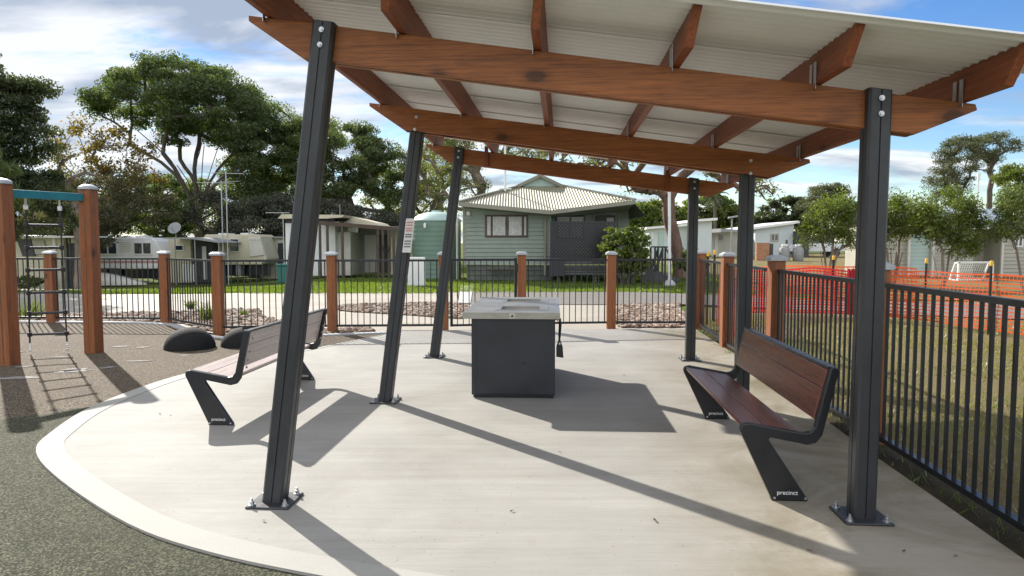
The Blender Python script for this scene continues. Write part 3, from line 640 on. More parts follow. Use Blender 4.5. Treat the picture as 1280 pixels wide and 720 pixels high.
# ------------------------------------------------------------------ barbecue
Q = thing('barbecue', 'freestanding park barbecue with dark cabinet and stainless twin-plate bench top', 'barbecue', (-.008, 6.60, 0), R(-3.2))
MB().box((-.385, .07, .03), (.415, 1.72, .772)).build('cabinet', M['dark'], Q, bev=.004)
MB().box((-.37, .09, 0), (.40, 1.70, .03)).build('plinth', M['black'], Q)
MB().box((-.335, .058, .045), (.412, .07, .765)).build('front_panel', M['dark'], Q, bev=.003)
MB().box((.09, .054, .33), (.135, .0585, .355)).build('key_lock', M['black'], Q, bev=.002)
def top_panel(ya, yb):
    t = MB(); z0, z1 = .772, .832; x0, x1 = -.46, .46; hx0, hx1 = -.12, .26; hy0, hy1 = ya+.28, ya+.62
    # frame round the plate opening
    t.box((x0, ya, z0), (x1, hy0, z1)); t.box((x0, hy1, z0), (x1, yb, z1)); t.box((x0, hy0+.0005, z0), (hx0, hy1-.0005, z1)); t.box((hx1, hy0+.0005, z0), (x1, hy1-.0005, z1))
    o = t.build('bench_top', M['stainless'], Q)
    rim = MB()
    for a, b in (((hx0-.05, hy0-.05), (hx1+.09, hy0)), ((hx0-.05, hy1), (hx1+.09, hy1+.05)), ((hx0-.05, hy0), (hx0, hy1)), ((hx1, hy0), (hx1+.09, hy1))): rim.box((a[0], a[1], z1-.001), (b[0], b[1], z1+.004))
    rim.build('plate_rim', M['stainless'], o, bev=.0015)
    MB().box((hx0-.01, hy0-.01, z1-.045), (hx1+.01, hy1+.01, z1-.035)).build('hotplate', M['galv'], o)
top_panel(0, .93); top_panel(.934, 1.86)
MB().box((-.016, -.0035, .778), (.036, -.0005, .826)).build('badge', M['offwhite'], Q)
bd = MB(); bd.prism([(-.008, .79), (.028, .79), (.01, .816)], (-.0045, -.0035), lambda u, v, t: (u, t, v)); bd.build('badge_emblem', M['brownm'], Q)
MB().tube([(.415, .20, .745), (.445, .20, .745), (.452, .20, .76)], .006, 6).build('hook', M['galv'], Q)
K = thing('grill_scraper', 'black long-handled scraper hanging from a hook on the barbecue side', 'scraper', (0, 0, 0))
cK = Vector((.463, 6.77, 0))
h = MB(); h.tube([cK+Vector((0, 0, .762)), cK+Vector((.003, 0, .70)), cK+Vector((-.002, 0, .60)), cK+Vector((-.004, 0, .545))], [.010, .015, .013, .009], 10); h.build('handle', M['black'], K, smooth=True)
b_ = MB(); b_.prism([(-.014, .55), (.006, .55), (.028, .485), (.036, .375), (-.034, .385), (-.034, .485)], (-.004, .004), lambda u, v, t: (cK.x+u, cK.y+t, v)); b_.build('blade', M['black'], K, bev=.001)
ey = MB().lathe([(.010, -.005), (.014, 0), (.010, .005)], (0, 0, 0), 12).build('eyelet', M['galv'], K)
ey.matrix_local = Matrix.Translation((cK.x-.003, cK.y-.006, .515)) @ Matrix.Rotation(R(90), 4, 'X')

# ------------------------------------------------------------------ fences
PW, PHH = .15, 1.27
def timber_post(fence, x, y, h=PHH, w=PW, rz=0):
    o = MB().box((x-w/2, y-w/2, -.06), (x+w/2, y+w/2, h)).build('post', M['postw'], fence, root=fence, bev=.006)
    c = MB(); k = w/2+.022
    c.box((x-k, y-k, h), (x+k, y+k, h+.035)); c.add([(x-k+.006, y-k+.006, h+.035), (x+k-.006, y-k+.006, h+.035), (x+k-.006, y+k-.006, h+.035), (x-k+.006, y+k-.006, h+.035), (x-k*.5, y-k*.5, h+.062), (x+k*.5, y-k*.5, h+.062), (x+k*.5, y+k*.5, h+.062), (x-k*.5, y+k*.5, h+.062)], [(0,1,5,4),(1,2,6,5),(2,3,7,6),(3,0,4,7),(4,5,6,7)])
    c.build('post_cap', M['capm'], o, root=fence, bev=.004); return o
def panel(fence, a, b, w=.02, pitch=.105, top=1.2, bot=.08, name='railing_panel', gap=.02, rt=.036, rb=None):
    a, b = Vector(a), Vector(b); d = (b-a); Ln = d.length; d.normalize(); a2 = a+d*(PW/2+gap); b2 = b-d*(PW/2+gap); Ln = (b2-a2).length
    m = MB(); p3 = lambda v, z: (v.x, v.y, z)
    m.bar(p3(a2, top-.018), p3(b2, top-.018), rt, .036); m.bar(p3(a2, bot), p3(b2, bot), rb or rt, .036)
    n = max(2, round(Ln/pitch)); 
    for i in range(n+1):
        q = a2+d*(.02+(Ln-.04)*i/n); ww = w if 0 < i < n else w*1.4
        m.bar(p3(q, bot+.012), p3(q, top-.03), ww, ww, (d.x, d.y, 0))
    for z in (top-.018, bot):
        m.bar(p3(a+d*PW/2, z), p3(a2, z), .03, .03); m.bar(p3(b2, z), p3(b-d*PW/2, z), .03, .03)
    return m.build(name, M['blackrail'], fence, root=fence)
FB = [(-13.5, 13.3), (-11.1, 13.25), (-8.629, 13.158), (-6.43, 13.027), (-4.869, 11.633), (-3.034, 11.845), (-1.162, 11.953), (.169, 12.2), (1.744, 12.35), (3.31, 12.38)]
f1 = thing('railing_fence', 'black railing fence on timber posts running behind the play posts up to the gate', 'fence', (FB[3][0], FB[3][1], 0))
for p in FB[:7]: timber_post(f1, *p)
for a, b in zip(FB[:6], FB[1:7]): panel(f1, a, b, .0135)
f2 = thing('railing_fence', 'black railing fence on two timber posts behind the barbecue and corner bed', 'fence', (FB[8][0], FB[8][1], 0))
for p in FB[7:9]: timber_post(f2, *p)
for a, b in zip(FB[7:9], FB[8:10]): panel(f2, a, b, .0135)
TUF = []
def edge_tuft():
    t = random.random(); y = 2.4+9.6*t; x = np.interp(y, [f[1] for f in FENCE], [f[0] for f in FENCE])-.05+random.uniform(-.07, .10); return (x, y, -.03)
TUF = [edge_tuft() for _ in range(26)]
tag(blades('grass', 500, lambda: edge_tuft() if random.random() < .5 else (lambda c: (c[0]+random.uniform(-.03, .03), c[1]+random.uniform(-.05, .05), -.03))(TUF[random.randrange(len(TUF))]), .02, .09, G['mid'], 'thin weeds growing in the soil strip under the side fence', .005))
gt = thing('railing_gate', 'black railing gate with a latch between two timber posts near the water tank', 'gate', (FB[6][0], FB[6][1], 0))
a, b = Vector(FB[6]), Vector(FB[7]); d = (b-a).normalized(); a2 = a+d*.13; b2 = b-d*.11
fr = MB()
for q in (a2, b2): fr.bar((q.x, q.y, .05), (q.x, q.y, 1.22), .045, .045, (d.x, d.y, 0))
for z in (.07, 1.19): fr.bar((a2.x, a2.y, z), (b2.x, b2.y, z), .036, .036)
fr.build('gate_frame', M['blackrail'], gt, root=gt)
pk = MB(); n = 11
for i in range(1, n): q = a2+(b2-a2)*i/n; pk.bar((q.x, q.y, .09), (q.x, q.y, 1.172), .0135, .0135, (d.x, d.y, 0))
pk.build('gate_bars', M['blackrail'], gt, root=gt)
q = b2+d*.02; MB().box((q.x-.03, q.y-.06, .98), (q.x+.03, q.y-.02, 1.12)).build('latch', M['black'], gt, root=gt, bev=.006)
f3 = thing('railing_fence', 'black railing fence beside the lawn with timber posts and blue-lit bottom rail', 'fence', (FENCE[3][0], FENCE[3][1], 0))
for p in FENCE[1:]: timber_post(f3, *p, h=1.29)
for k, (a, b) in enumerate(zip(FENCE[:-1], FENCE[1:])): panel(f3, a, b, (.0185, .0185, .0165, .014, .0105)[k], (.108, .108, .108, .112, .125)[k], bot=.055, rt=.04, rb=.052)

# ------------------------------------------------------------------ play frame, ladder, domes
pf = thing('play_frame', 'play frame of two tall timber posts joined by a teal beam', 'play frame', (-6.21, 8.62, 0))
pa, pb = Vector((-6.21, 8.62)), Vector((-5.72, 9.56)); dd = (pb-pa).normalized()
for q in (pa, pb):
    o = MB().box((-.085, -.085, -.05), (.085, .085, 2.2)).build('post', M['postw'], pf, bev=.008)
    o.location = (q.x-pa.x, q.y-pa.y, 0); o.rotation_euler = (0, 0, R(-8))
    cp = MB().lathe([(.118, 0), (.118, .03), (.10, .045), (.06, .065), (0, .07)], (0, 0, 2.2), 20).build('post_cap', M['capm'], o, smooth=True)
    gr = MB().box((-.004, -.0865, 0), (.004, -.0845, 2.19)).build('drying_crack', M['brownm'], o)
MB().bar((pa.x+dd.x*.08, pa.y+dd.y*.08, 2.09), (pb.x-dd.x*.08, pb.y-dd.y*.08, 2.09), .07, .10).build('cross_beam', M['teal'], pf, root=pf, bev=.006)
ld = thing('rope_ladder', 'black rope ladder with six rungs hanging from the teal beam', 'ladder', (-6.21, 8.62, 0))
tops = [pa+dd*.27, pa+dd*.68]; bots = [Vector((-6.50, 9.42)), Vector((-6.06, 9.52))]
def lp(k, z): t = (2.04-z)/2.04; t = t**1.0; a = tops[k]; b = bots[k]; return (a.x+(b.x-a.x)*t, a.y+(b.y-a.y)*t, z)
for k in (0, 1):
    MB().tube([lp(k, z) for z in (1.95, 1.5, 1.0, .5, .14)], .011, 8).build('rope', M['rope'], ld, root=ld)
    c = MB(); c.lathe([(.02, 0), (.026, .01), (.026, .055), (.02, .065)], lp(k, 1.90), 10); c.build('rope_ferrule', M['white'], ld, root=ld)
    s = MB(); s.tube([lp(k, 2.05), lp(k, 1.96)], .014, 8); s.build('shackle', M['galv'], ld, root=ld)
    ch = MB()
    for i in range(5): x, y, z = lp(k, .02+i*.028); ch.lathe([(.006, 0), (.015, .008), (.015, .016), (.006, .024)], (x, y, z), 6)
    ch.build('anchor_chain', M['galv'], ld, root=ld)
for z in (1.71, 1.42, 1.13, .83, .55, .26):
    a, b = lp(0, z), lp(1, z); rg = MB().tube([a, b], .017, 10).build('rung', M['rope'], ld, root=ld, smooth=True)
    e = MB(); e.lathe([(.02, -.03), (.028, -.02), (.028, .02), (.02, .03)], a, 10); e.lathe([(.02, -.03), (.028, -.02), (.028, .02), (.02, .03)], b, 10); e.each('rung_joint', M['black'], rg, root=ld, smooth=True)
dome0 = None
for (x, y, lab) in ((-4.60, 9.98, 'black rubber half-dome in full view on the brown play surface'), (-3.93, 10.22, 'black rubber half-dome partly hidden behind the bench')):
    prof = [(.345*math.cos(t), .30*math.sin(t)-.02) for t in np.linspace(0, math.pi/2, 12)]; prof[-1] = (0, .28)
    o = MB().lathe(prof, (0, 0, 0), 40).build('rubber_dome', M['rubber'], smooth=True, ang=60); o.location = (x, y, 0); o.scale = (1, 1, 1) if 'full' in lab else (.9, .9, .9)
    tag(o, lab, 'rubber dome', 'rubber stepping domes')
# dry leaves on the slab
for px, py in ((200, 518), (213, 519), (708, 412), (819, 652), (683, 405), (640, 640), (700, 566), (1012, 690), (1195, 696), (1130, 690), (395, 548), (560, 402), (780, 470), (330, 652)):
    c = gp(px, py); me = MB(); s_ = random.uniform(.012, .022); a = random.uniform(0, 6.28)
    pts = [(-1, 0, 0), (-.3, .4, .2), (.5, .3, .15), (1, 0, .3), (.4, -.35, .25), (-.4, -.3, .1), (0, 0, 0.02)]
    ca, sa = math.cos(a), math.sin(a)
    me.add([((x*ca-y*sa)*s_, (x*sa+y*ca)*s_, z*s_+.005) for x, y, z in pts], [(0, 1, 6), (1, 2, 6), (2, 3, 6), (3, 4, 6), (4, 5, 6), (5, 0, 6)])
    o = me.build('dry_leaf', M['dryleaf']); o.location = (c[0], c[1], .001); tag(o, 'small curled dry brown leaf lying on the concrete slab', 'leaf', 'dry leaves on the slab')

# ------------------------------------------------------------------ safety barrier
def barrier(name, label, pts, mat, top=.93, bot=.03, step=.085, rows=15, sw=.018, wob=.03):
    P = smoothpoly(pts, 12); acc = [0]
    for a, b in zip(P[:-1], P[1:]): acc.append(acc[-1]+math.dist(a, b))
    Ln = acc[-1]; n = int(Ln/step)
    def pos(s, h):
        i = min(len(P)-2, max(0, int(np.searchsorted(acc, s))-1)); t = (s-acc[i])/max(1e-6, acc[i+1]-acc[i])
        x = P[i][0]+(P[i+1][0]-P[i][0])*t; y = P[i][1]+(P[i+1][1]-P[i][1])*t
        tp = top - .05*abs(math.sin(s*1.15)) - .02*math.sin(s*3.1); z = bot+(tp-bot)*h
        return (x+wob*math.sin(s*2.3+h*2), y+wob*math.cos(s*1.9+h*3), z)
    Qd = []
    hs = [r/(rows-1) for r in range(rows)]; dh = sw/(top-bot)
    for r, h_ in enumerate(hs):
        k = 1.6 if r in (0, rows-1) else 1
        for i in range(n): Qd.append([pos(i*step, h_), pos((i+1)*step, h_), pos((i+1)*step, h_+dh*k), pos(i*step, h_+dh*k)])
    for i in range(n+1):
        for r in range(rows-1): Qd.append([pos(i*step, hs[r]), pos(i*step+sw*.8, hs[r]), pos(i*step+sw*.8, hs[r+1]), pos(i*step, hs[r+1])])
    return tag(np_quads(name, np.array(Qd), mat), label, 'safety barrier')
def plastic(name, c):
    m, nt, b, o = new_mat(name); d = nt.nodes.new('ShaderNodeBsdfTranslucent')
    cc = cramp(nt, noise(nt, posw(nt), 3, 4), [(.3, tuple(x*.85 for x in c)), (.7, c)]); nt.links.new(cc, b.inputs['Base Color']); nt.links.new(cc, d.inputs[0]); b.inputs['Roughness'].default_value = .5
    mx = nt.nodes.new('ShaderNodeMixShader'); mx.inputs[0].default_value = .45; nt.links.new(b.outputs[0], mx.inputs[1]); nt.links.new(d.outputs[0], mx.inputs[2]); nt.links.new(mx.outputs[0], o.inputs[0]); return m
ORM = plastic('orange_plastic', (.85, .13, .025)); RDM = plastic('red_plastic', (.6, .03, .045))
barrier('safety_mesh', 'orange plastic safety mesh strung along the lawn near the small goal', [(6.9, 14.15), (7.7, 13.07), (7.9, 11.6), (8.05, 10.2), (8.1, 8.5)], ORM, top=.96, sw=.019, wob=.06)
barrier('safety_mesh', 'red plastic safety mesh doubled behind the timber fence posts', [(3.42, 10.7), (3.62, 12.0), (3.85, 13.1), (4.35, 14.1), (5.2, 14.55), (5.9, 14.45), (6.9, 14.12)], RDM, step=.068, rows=17, sw=.019)
barrier('safety_mesh', 'loose second layer of orange mesh hanging behind the red mesh', [(4.6, 14.75), (5.5, 14.95), (6.4, 14.75), (7.2, 14.25), (7.75, 13.35)], ORM, top=1.0, step=.1, rows=13)
bun = MB()
for k in range(5): bun.tube([(6.72+.05*k+random.uniform(-.02, .02), 14.05-.04*k, z) for z in (.04, .3, .6, .96)], [.05, .035, .05, .03], 7)
tag(bun.build('mesh_bundle', RDM, smooth=True), 'bunched red mesh gathered upright round a stake', 'safety barrier')
for x, y, h_, lab in ((7.68, 13.05, 1.17, 'black star picket with yellow cap, holding the orange mesh by the big leaning tree'), (7.90, 11.6, 1.17, 'black star picket with yellow cap in front of the small white goal'), (3.90, 13.55, 1.32, 'black star picket with yellow cap between the last two side fence posts'), (6.55, 14.35, 1.2, 'black star picket with yellow cap beside the bunched red mesh'), (3.62, 13.0, 1.3, 'black star picket with yellow cap just behind the corner post of the fence')):
    o = thing('star_picket', lab, 'picket', (x, y, -.05), random.uniform(0, 2), 'star pickets with yellow caps')
    m = MB()
    for k in range(3):
        a = k*2.094; m.bar((math.cos(a)*.012, math.sin(a)*.012, 0), (math.cos(a)*.012, math.sin(a)*.012, h_), .03, .007, (math.cos(a), math.sin(a), 0))
    m.build('stake', M['black'], o)
    MB().lathe([(.026, 0), (.026, .07), (.018, .085), (0, .09)], (0, 0, h_-.02), 12).build('cap', M['yellow'], o, smooth=True)

# ------------------------------------------------------------------ trees
def tree(name, label, base, fork, r0, crown, leaf, barkm, L=.3, W=.13, per=60, cr=.5, cat='tree', group=None, droop=.1, lean=(0, 0), stems=1, twig=.012, bend=.12, seed=None, prim=0, flat=.5):
    """crown: list of (cx,cy,cz, rx,ry,rz, nclumps) relative to base; hollow-ish ellipsoids of leaf clumps joined by a branching skeleton"""
    if seed is not None: random.seed(seed); np.random.seed(seed)
    gx, gy = base[0], base[1]; z0 = base[2] if len(base) > 2 else gz(gx, gy)-.05
    T = thing(name, label, cat, (gx, gy, z0), 0, group)
    C = []
    for cx_, cy_, cz_, rx, ry, rz, n, *dome in crown:
        for _ in range(n):
            d = Vector((random.gauss(0, 1), random.gauss(0, 1), random.gauss(0.25, 1))).normalized(); r = random.uniform(.45, 1)**.6
            if dome: d.z = abs(d.z); r = random.uniform(.8, 1)
            C.append(Vector((cx_+d.x*rx*r, cy_+d.y*ry*r, max(.15, cz_+d.z*rz*r))))
    nodes = []; par = []
    roots = []
    for s_ in range(stems):
        a = 6.283*s_/stems+random.random(); off = Vector((math.cos(a), math.sin(a), 0))*(r0*1.6 if stems > 1 else 0); prev = -1
        K = 5
        for i in range(K+1):
            t = i/K; sp = .16*fork*t if stems > 1 else 0
            p = off+Vector((lean[0]*t+math.sin(t*4+s_)*bend*fork*.12*t, lean[1]*t+math.cos(t*3+s_)*bend*fork*.1*t, fork*t))+Vector((math.cos(a), math.sin(a), 0))*sp
            nodes.append(p); par.append(prev); prev = len(nodes)-1
        roots.append(prev)
    F0 = sum((nodes[i] for i in roots), Vector())/len(roots)
    C.sort(key=lambda c: (c-F0).length)
    valid = list(roots)+[i for i in range(len(nodes)) if nodes[i].z > fork*.75]
    if prim:
        tg = []; cand = sorted(C, key=lambda c: math.atan2(c.z-F0.z, c.x-F0.x)); step = len(cand)/prim
        for i in range(prim):
            c = cand[min(len(cand)-1, int((i+.5)*step))]; st_ = random.choice(roots); a = nodes[st_]; e = a.lerp(c, random.uniform(.55, .75)); prev = st_; k = 6; sl_ = (e-a).length; w1 = Vector((random.gauss(0, 1), random.gauss(0, 1), 0))*sl_*.06
            for j in range(1, k+1):
                t = j/k; p = a.lerp(e, t)+w1*math.sin(t*5)*t+Vector((0, 0, sl_*.10*math.sin(t*math.pi)))
                p.x = a.x+(p.x-a.x)*(t**.35)
                nodes.append(p); par.append(prev); prev = len(nodes)-1; valid.append(prev)
    for c in C:
        best = min(valid, key=lambda i: (nodes[i]-c).length+.25*(nodes[i]-F0).length+(2 if nodes[i].z > c.z+1 else 0))
        a = nodes[best]; prev = best; seglen = (c-a).length; k = max(2, min(5, int(seglen/.7)))
        for i in range(1, k+1):
            t = i/k; p = a.lerp(c, t)+Vector((random.gauss(0, 1), random.gauss(0, 1), random.gauss(0, 1)))*seglen*bend*.35*(1 if i < k else 0)
            p.z += seglen*bend*math.sin(t*math.pi)*.6
            nodes.append(p); par.append(prev); prev = len(nodes)-1; valid.append(prev)
    wgt = [0.0]*len(nodes)
    kids = [0]*len(nodes)
    for i in range(len(nodes)-1, -1, -1):
        if kids[i] == 0: wgt[i] = 1
        if par[i] >= 0: wgt[par[i]] += wgt[i]; kids[par[i]] += 1
    tot = max(sum(wgt[i] for i in range(len(nodes)) if par[i] < 0), 1)/stems
    rad = [max(twig, min(r0, r0*(wgt[i]/tot)**.5)) for i in range(len(nodes))]
    m = MB()
    for i in range(len(nodes)):
        if par[i] >= 0:
            p, q = nodes[par[i]], nodes[i]; ra = min(rad[par[i]], rad[i]*1.5); 
            if par[par[i]] < 0: ra = rad[i]*1.35
            m.tube([p, q+(q-p)*.03], [ra, rad[i]], 9 if rad[i] > .05 else 4, cap=rad[i] > .06)
    m.build('trunk', barkm, T, smooth=True, ang=80)
    if per:
        cc = np.array([c[:] for c in C]); nC = len(cc)
        kk = np.random.poisson(per, nC); idx = np.repeat(np.arange(nC), kk); scl = np.random.uniform(.6, 1.25, nC)[idx][:, None]
        bl_ = np.random.normal(size=(len(idx), 3)); bl_ /= np.linalg.norm(bl_, axis=1)[:, None]; bl_ *= np.random.uniform(0, 1, (len(idx), 1))**.5
        P = cc[idx]+bl_*np.array([cr, cr, cr*flat])*scl
        P[:, 2] = np.maximum(P[:, 2], .05)
        np_quads('crown', leaf_quads(P, L, W, droop), leaf, T)
    return T
def tp(px, Y): c = at(px, 310, Y); return (c[0], Y)
def H_(py, Y, z0=0): return at(640, py, Y)[2]-z0
# big umbrella tree behind the caravans
Yt = 46; b0_ = tp(250, Yt); zg = gz(*b0_)
hz = lambda py: H_(py, Yt, zg); px2 = lambda d: d*Yt/880
tree('umbrella_tree', 'tall broad domed tree with bare forking limbs behind the caravans', b0_, hz(278), .30,
     [(px2(-24), 0, hz(148), px2(98), 4.8, px2(72), 100, 1), (px2(36), 0, hz(168), px2(68), 4.5, px2(74), 66, 1), (px2(74), 0, hz(190), px2(34), 3.5, px2(46), 30), (px2(-72), 0, hz(128), px2(44), 3.5, px2(15), 22), (px2(5), 1, hz(170), px2(60), 3.5, px2(22), 18), (px2(72), 1, hz(245), px2(28), 3, px2(26), 18)],
     G['fig'], M['bark'],   .16, .08, 460, .92, seed=11, bend=.10, prim=15)
tree('leafy_tree', 'loose background tree seen under the umbrella tree crown', tp(212, 58), 3.4, .16,
     [(-1.2, 0, 5.4, 3.8, 2, 2.4, 60), (2.4, 0, 5.0, 2.8, 2, 2.2, 44), (-4.5, 0, 4.2, 2.4, 2, 1.8, 30)], G['mid'], M['bark'], .2, .1, 210, .8, seed=51)
tree('leafy_tree', 'dense rounded tree between the umbrella tree and the front raked post', tp(352, 50), 4.2, .45,
     [(-1, 0, 9.2, 3.6, 3, 2.8, 40), (2.2, 0, 7.8, 3.0, 3, 3.0, 34), (-2.5, 0, 6.2, 2.6, 3, 2.4, 24), (.4, 0, 5.4, 4.0, 3, 1.8, 24)], G['mid'], M['bark'], 0.180, 0.085, 437, 1.0, seed=12)
tree('leafy_tree', 'dark green tree with lumpy crown seen between the first two raked posts', tp(440, 47), 3.8, .4,
     [(-.6, 0, 7.6, 2.6, 2.6, 2.2, 34), (1.8, 0, 6.6, 2.4, 2.5, 1.9, 30), (-2.2, 0, 6.0, 2.4, 2.4, 2.2, 26), (.2, 0, 4.6, 3.2, 2.5, 1.6, 22)], G['fig'], M['bark'], 0.168, 0.080, 418, .9, seed=13)
tree('leafy_tree', 'lighter green open tree behind the shed roof', tp(492, 52), 3.5, .3,
     [(0, 0, 5.4, 2.6, 2.4, 2.2, 30), (2.2, 0, 4.6, 1.9, 2, 1.8, 18)], G['euc'], M['bark'], 0.156, 0.068, 228, .8, seed=14)
tree('gum_tree', 'sparse yellow-green gum tree with pale trunks behind the house roof', tp(600, 44), 3.0, .34,
     [(-2.6, 0, 6.6, 2.0, 2, 1.8, 24), (.2, 0, 7.8, 2.6, 2.4, 1.8, 26), (2.6, 0, 7.4, 2.4, 2.2, 1.4, 20), (-1.5, 0, 4.6, 2.2, 2, 1.6, 18)], G['euc'], M['barkpale'], 0.168, 0.057, 180, .85, seed=15, bend=.2)
tree('gum_tree', 'pale green gum tree beside the water tank', tp(545, 50), 3.0, .3,
     [(0, 0, 6.4, 1.8, 2, 1.7, 22), (-.8, 0, 4.4, 1.9, 2, 1.4, 16)], G['euc'], M['barkpale'], 0.168, 0.068, 209, .85, seed=16)
tree('vine_thicket', 'dark sprawling thicket rising behind the white shed', tp(455, 40), 1.0, .25,
     [(-2.0, 0, 1.9, 2.4, 1.6, 2.0, 60), (1.2, 0, 1.7, 2.4, 1.6, 1.5, 44), (-5.2, 0, 2.3, 2.2, 1.6, 2.0, 50), (3.4, 0, 1.4, 1.6, 1.4, 1.2, 26)], G['ivy'], M['bark'], 0.120, 0.057, 380, .75, cat='thicket', seed=17)
tree('vine_thicket', 'dark tangled thicket behind the cream caravan and antenna masts', tp(318, 42), 1.0, .25,
     [(0, 0, 2.2, 2.8, 1.6, 2.3, 70), (-2.4, 0, 3.0, 2.0, 1.6, 2.0, 36), (2.6, 0, 2.6, 1.8, 1.6, 2.0, 40)], G['ivy'], M['bark'], 0.120, 0.057, 361, .75, cat='thicket', seed=18)
tree('leafy_shrub', 'rounded mid-green tree directly behind the white caravan', tp(192, 40), 1.6, .16,
     [(0, 0, 3.7, 1.7, 1.5, 1.2, 46), (1.0, 0, 2.9, 1.2, 1.3, .9, 24)], G['mid'], M['bark'], 0.120, 0.057, 361, .55, cat='shrub', seed=19)
tree('leafy_shrub', 'dark bushy shrub behind the teal play beam', tp(92, 40), 1.0, .2,
     [(-.6, 0, 2.8, 2.4, 1.6, 2.0, 70), (1.6, 0, 2.6, 1.5, 1.5, 1.6, 40), (-3.6, 0, 3.0, 2.2, 1.6, 2.0, 50)], G['dark'], M['bark'], 0.120, 0.057, 342, .65, cat='shrub', seed=20)
tree('autumn_tree', 'sparse tree with yellow-brown leaves beside the umbrella tree', tp(128, 39), 1.7, .12,
     [(1.0, 0, 6.9, 2.2, 1.6, 1.3, 30), (-1.2, 0, 7.4, 1.3, 1.4, 1.6, 16), (2.0, 0, 5.3, 1.5, 1.5, 1.2, 20), (-.4, 0, 5.2, 2.0, 1.5, 1.2, 18)], G['yellow'], M['bark'], .17, .09, 78, .6, seed=21, bend=.12, prim=8, flat=.7)
tree('autumn_tree', 'brownish thin-leaved tree behind the taller play post', tp(120, 37), 1.4, .11,
     [(-1.6, 0, 4.2, 2.0, 1.5, 1.2, 34), (1.0, 0, 4.6, 1.8, 1.4, 1.1, 28), (3.0, 0, 3.9, 1.2, 1.2, .9, 16)], G['brown'], M['bark'], .15, .07, 130, .55, seed=22, bend=.14, prim=7, flat=.7)
tree('dark_evergreen', 'tall dark evergreen tree at the edge of the play area', (-18.2, 25), 2.4, .12,
     [(-.1, 0, 6.2, 1.7, 2, 1.7, 60), (-.2, 0, 4.6, 2.1, 2, 2.0, 74), (1.2, 0, 6.9, 1.0, 1.0, .45, 16), (-1.5, 0, 8.0, 1.8, 1.6, 1.2, 22), (.6, 0, 3.0, 2.2, 2, 1.2, 34)], G['dark'], M['bark'], 0.132, 0.051, 437, .62, seed=23, droop=.5)
tree('weeping_tree', 'weeping fine-leaved tree with drooping green fronds at the edge of the play area', (-16.4, 22.5), 2.2, .14,
     [(-.5, 0, 3.9, .9, .9, 1.0, 22), (-.3, 0, 3.0, .9, .8, .8, 18)], G['mid'], M['bark'], .34, .03, 170, .5, seed=24, droop=1.6)
tree('dark_evergreen', 'brown-green hedge-like evergreen between the edge tree and autumn tree', (-21.2, 33.5), 1.0, .2,
     [(0, 0, 2.5, 2.0, 1.5, 1.4, 44), (1.5, 0, 3.3, 1.3, 1.2, 1.0, 22)], G['brown'], M['bark'], 0.120, 0.046, 342, .55, seed=25)
# wide bare-limbed tree right of the house
Yw = 30
tree('spreading_tree', 'wide spreading tree with twisting bare limbs beside the green house', tp(852, Yw), 2.5, .27,
     [(-4.9, -1.5, 4.9, 1.7, 1.4, .5, 20), (-2.6, -1, 5.1, 1.9, 1.5, .55, 22), (.2, 0, 5.2, 2.0, 1.5, .5, 22), (2.4, 0, 4.5, 1.7, 1.4, .55, 22), (-1.5, 0, 4.0, 1.7, 1.2, .4, 8), (3.2, 0, 3.6, .9, 1, .4, 8)], G['euc'], M['barkred'], .16, .05, 42, .5, seed=26, bend=.26, lean=(-.5, 0), twig=.010)
tree('spreading_tree', 'small yellow-green leafy branchy tree overhanging the house roof', (1.9, 24.2), 2.5, .0001,
     [(.0, 0, 4.35, .9, .6, .35, 14)], G['euc'], M['barkpale'], .16, .06, 60, .4, seed=27, twig=.008) if False else None
tree('leafy_shrub', 'leafy bush on thin stems in front of the lattice screen', tp(781, 24.5), .55, .05,
     [(0, 0, 1.30, .88, .7, .80, 90), (.25, 0, .75, .6, .55, .5, 26)], G['bright'], M['bark'], .125, .075, 62, .24, cat='shrub', stems=4, seed=28)
tree('leafy_shrub', 'low bush beside the white pole and steps', tp(868, 27), .3, .04,
     [(0, 0, .75, .6, .5, .55, 40)], G['mid'], M['bark'], .12, .06, 60, .25, cat='shrub', stems=3, seed=29)
# row of small trees on the lawn
def row_tree(px, Y, label, crown, seed, lean=(0, 0), stems=5, fork=.95, leaf='bright'):
    fork = 1.2
    return tree('lawn_tree', label, tp(px, Y), fork, .045, crown, G[leaf], M['barkpale'], .10, .036, 190, .40, group='small trees along the lawn', stems=stems, seed=seed, lean=lean, bend=.12, flat=.95, twig=.008)
row_tree(1036, 25, 'round bright green multi-stemmed lawn tree seen between two shelter posts', [(0, 0, 2.3, .9, .8, .65, 30), (-.45, 0, 1.8, .5, .6, .4, 12), (.5, 0, 2.7, .5, .5, .4, 12), (.55, 0, 1.7, .35, .4, .3, 6)], 31)
row_tree(1117, 24, 'multi-stemmed lawn tree between the upright post and the leaning lawn tree', [(-.1, 0, 2.45, .85, .7, .65, 30), (.3, 0, 1.9, .6, .6, .4, 11), (-.4, 0, 1.7, .4, .4, .3, 6)], 32)
row_tree(1180, 23, 'largest lawn tree, its trunk leaning behind the orange mesh', [(0, 0, 2.45, 1.05, .8, .7, 44), (-.5, 0, 2.0, .7, .7, .5, 16), (.65, 0, 1.85, .6, .6, .55, 18), (.5, 0, 1.3, .4, .45, .3, 7)], 33, lean=(-.05, 0), stems=3)
row_tree(1284, 22, 'lawn tree in front of the beige house corner', [(0, 0, 2.6, .95, .8, .75, 40), (-.4, 0, 1.9, .7, .7, .45, 14)], 34, stems=3, leaf='mid')
tree('tall_tree', 'tall grey-green tree with see-through crown behind the lawn trees', tp(1196, 55), 4.5, .2,
     [(0, 0, 7.6, 1.5, 1.5, 2.2, 40), (-1.2, 0, 5.6, 1.5, 1.4, 1.6, 26)], G['grey'], M['bark'], 0.156, 0.057, 228, .7, seed=35)
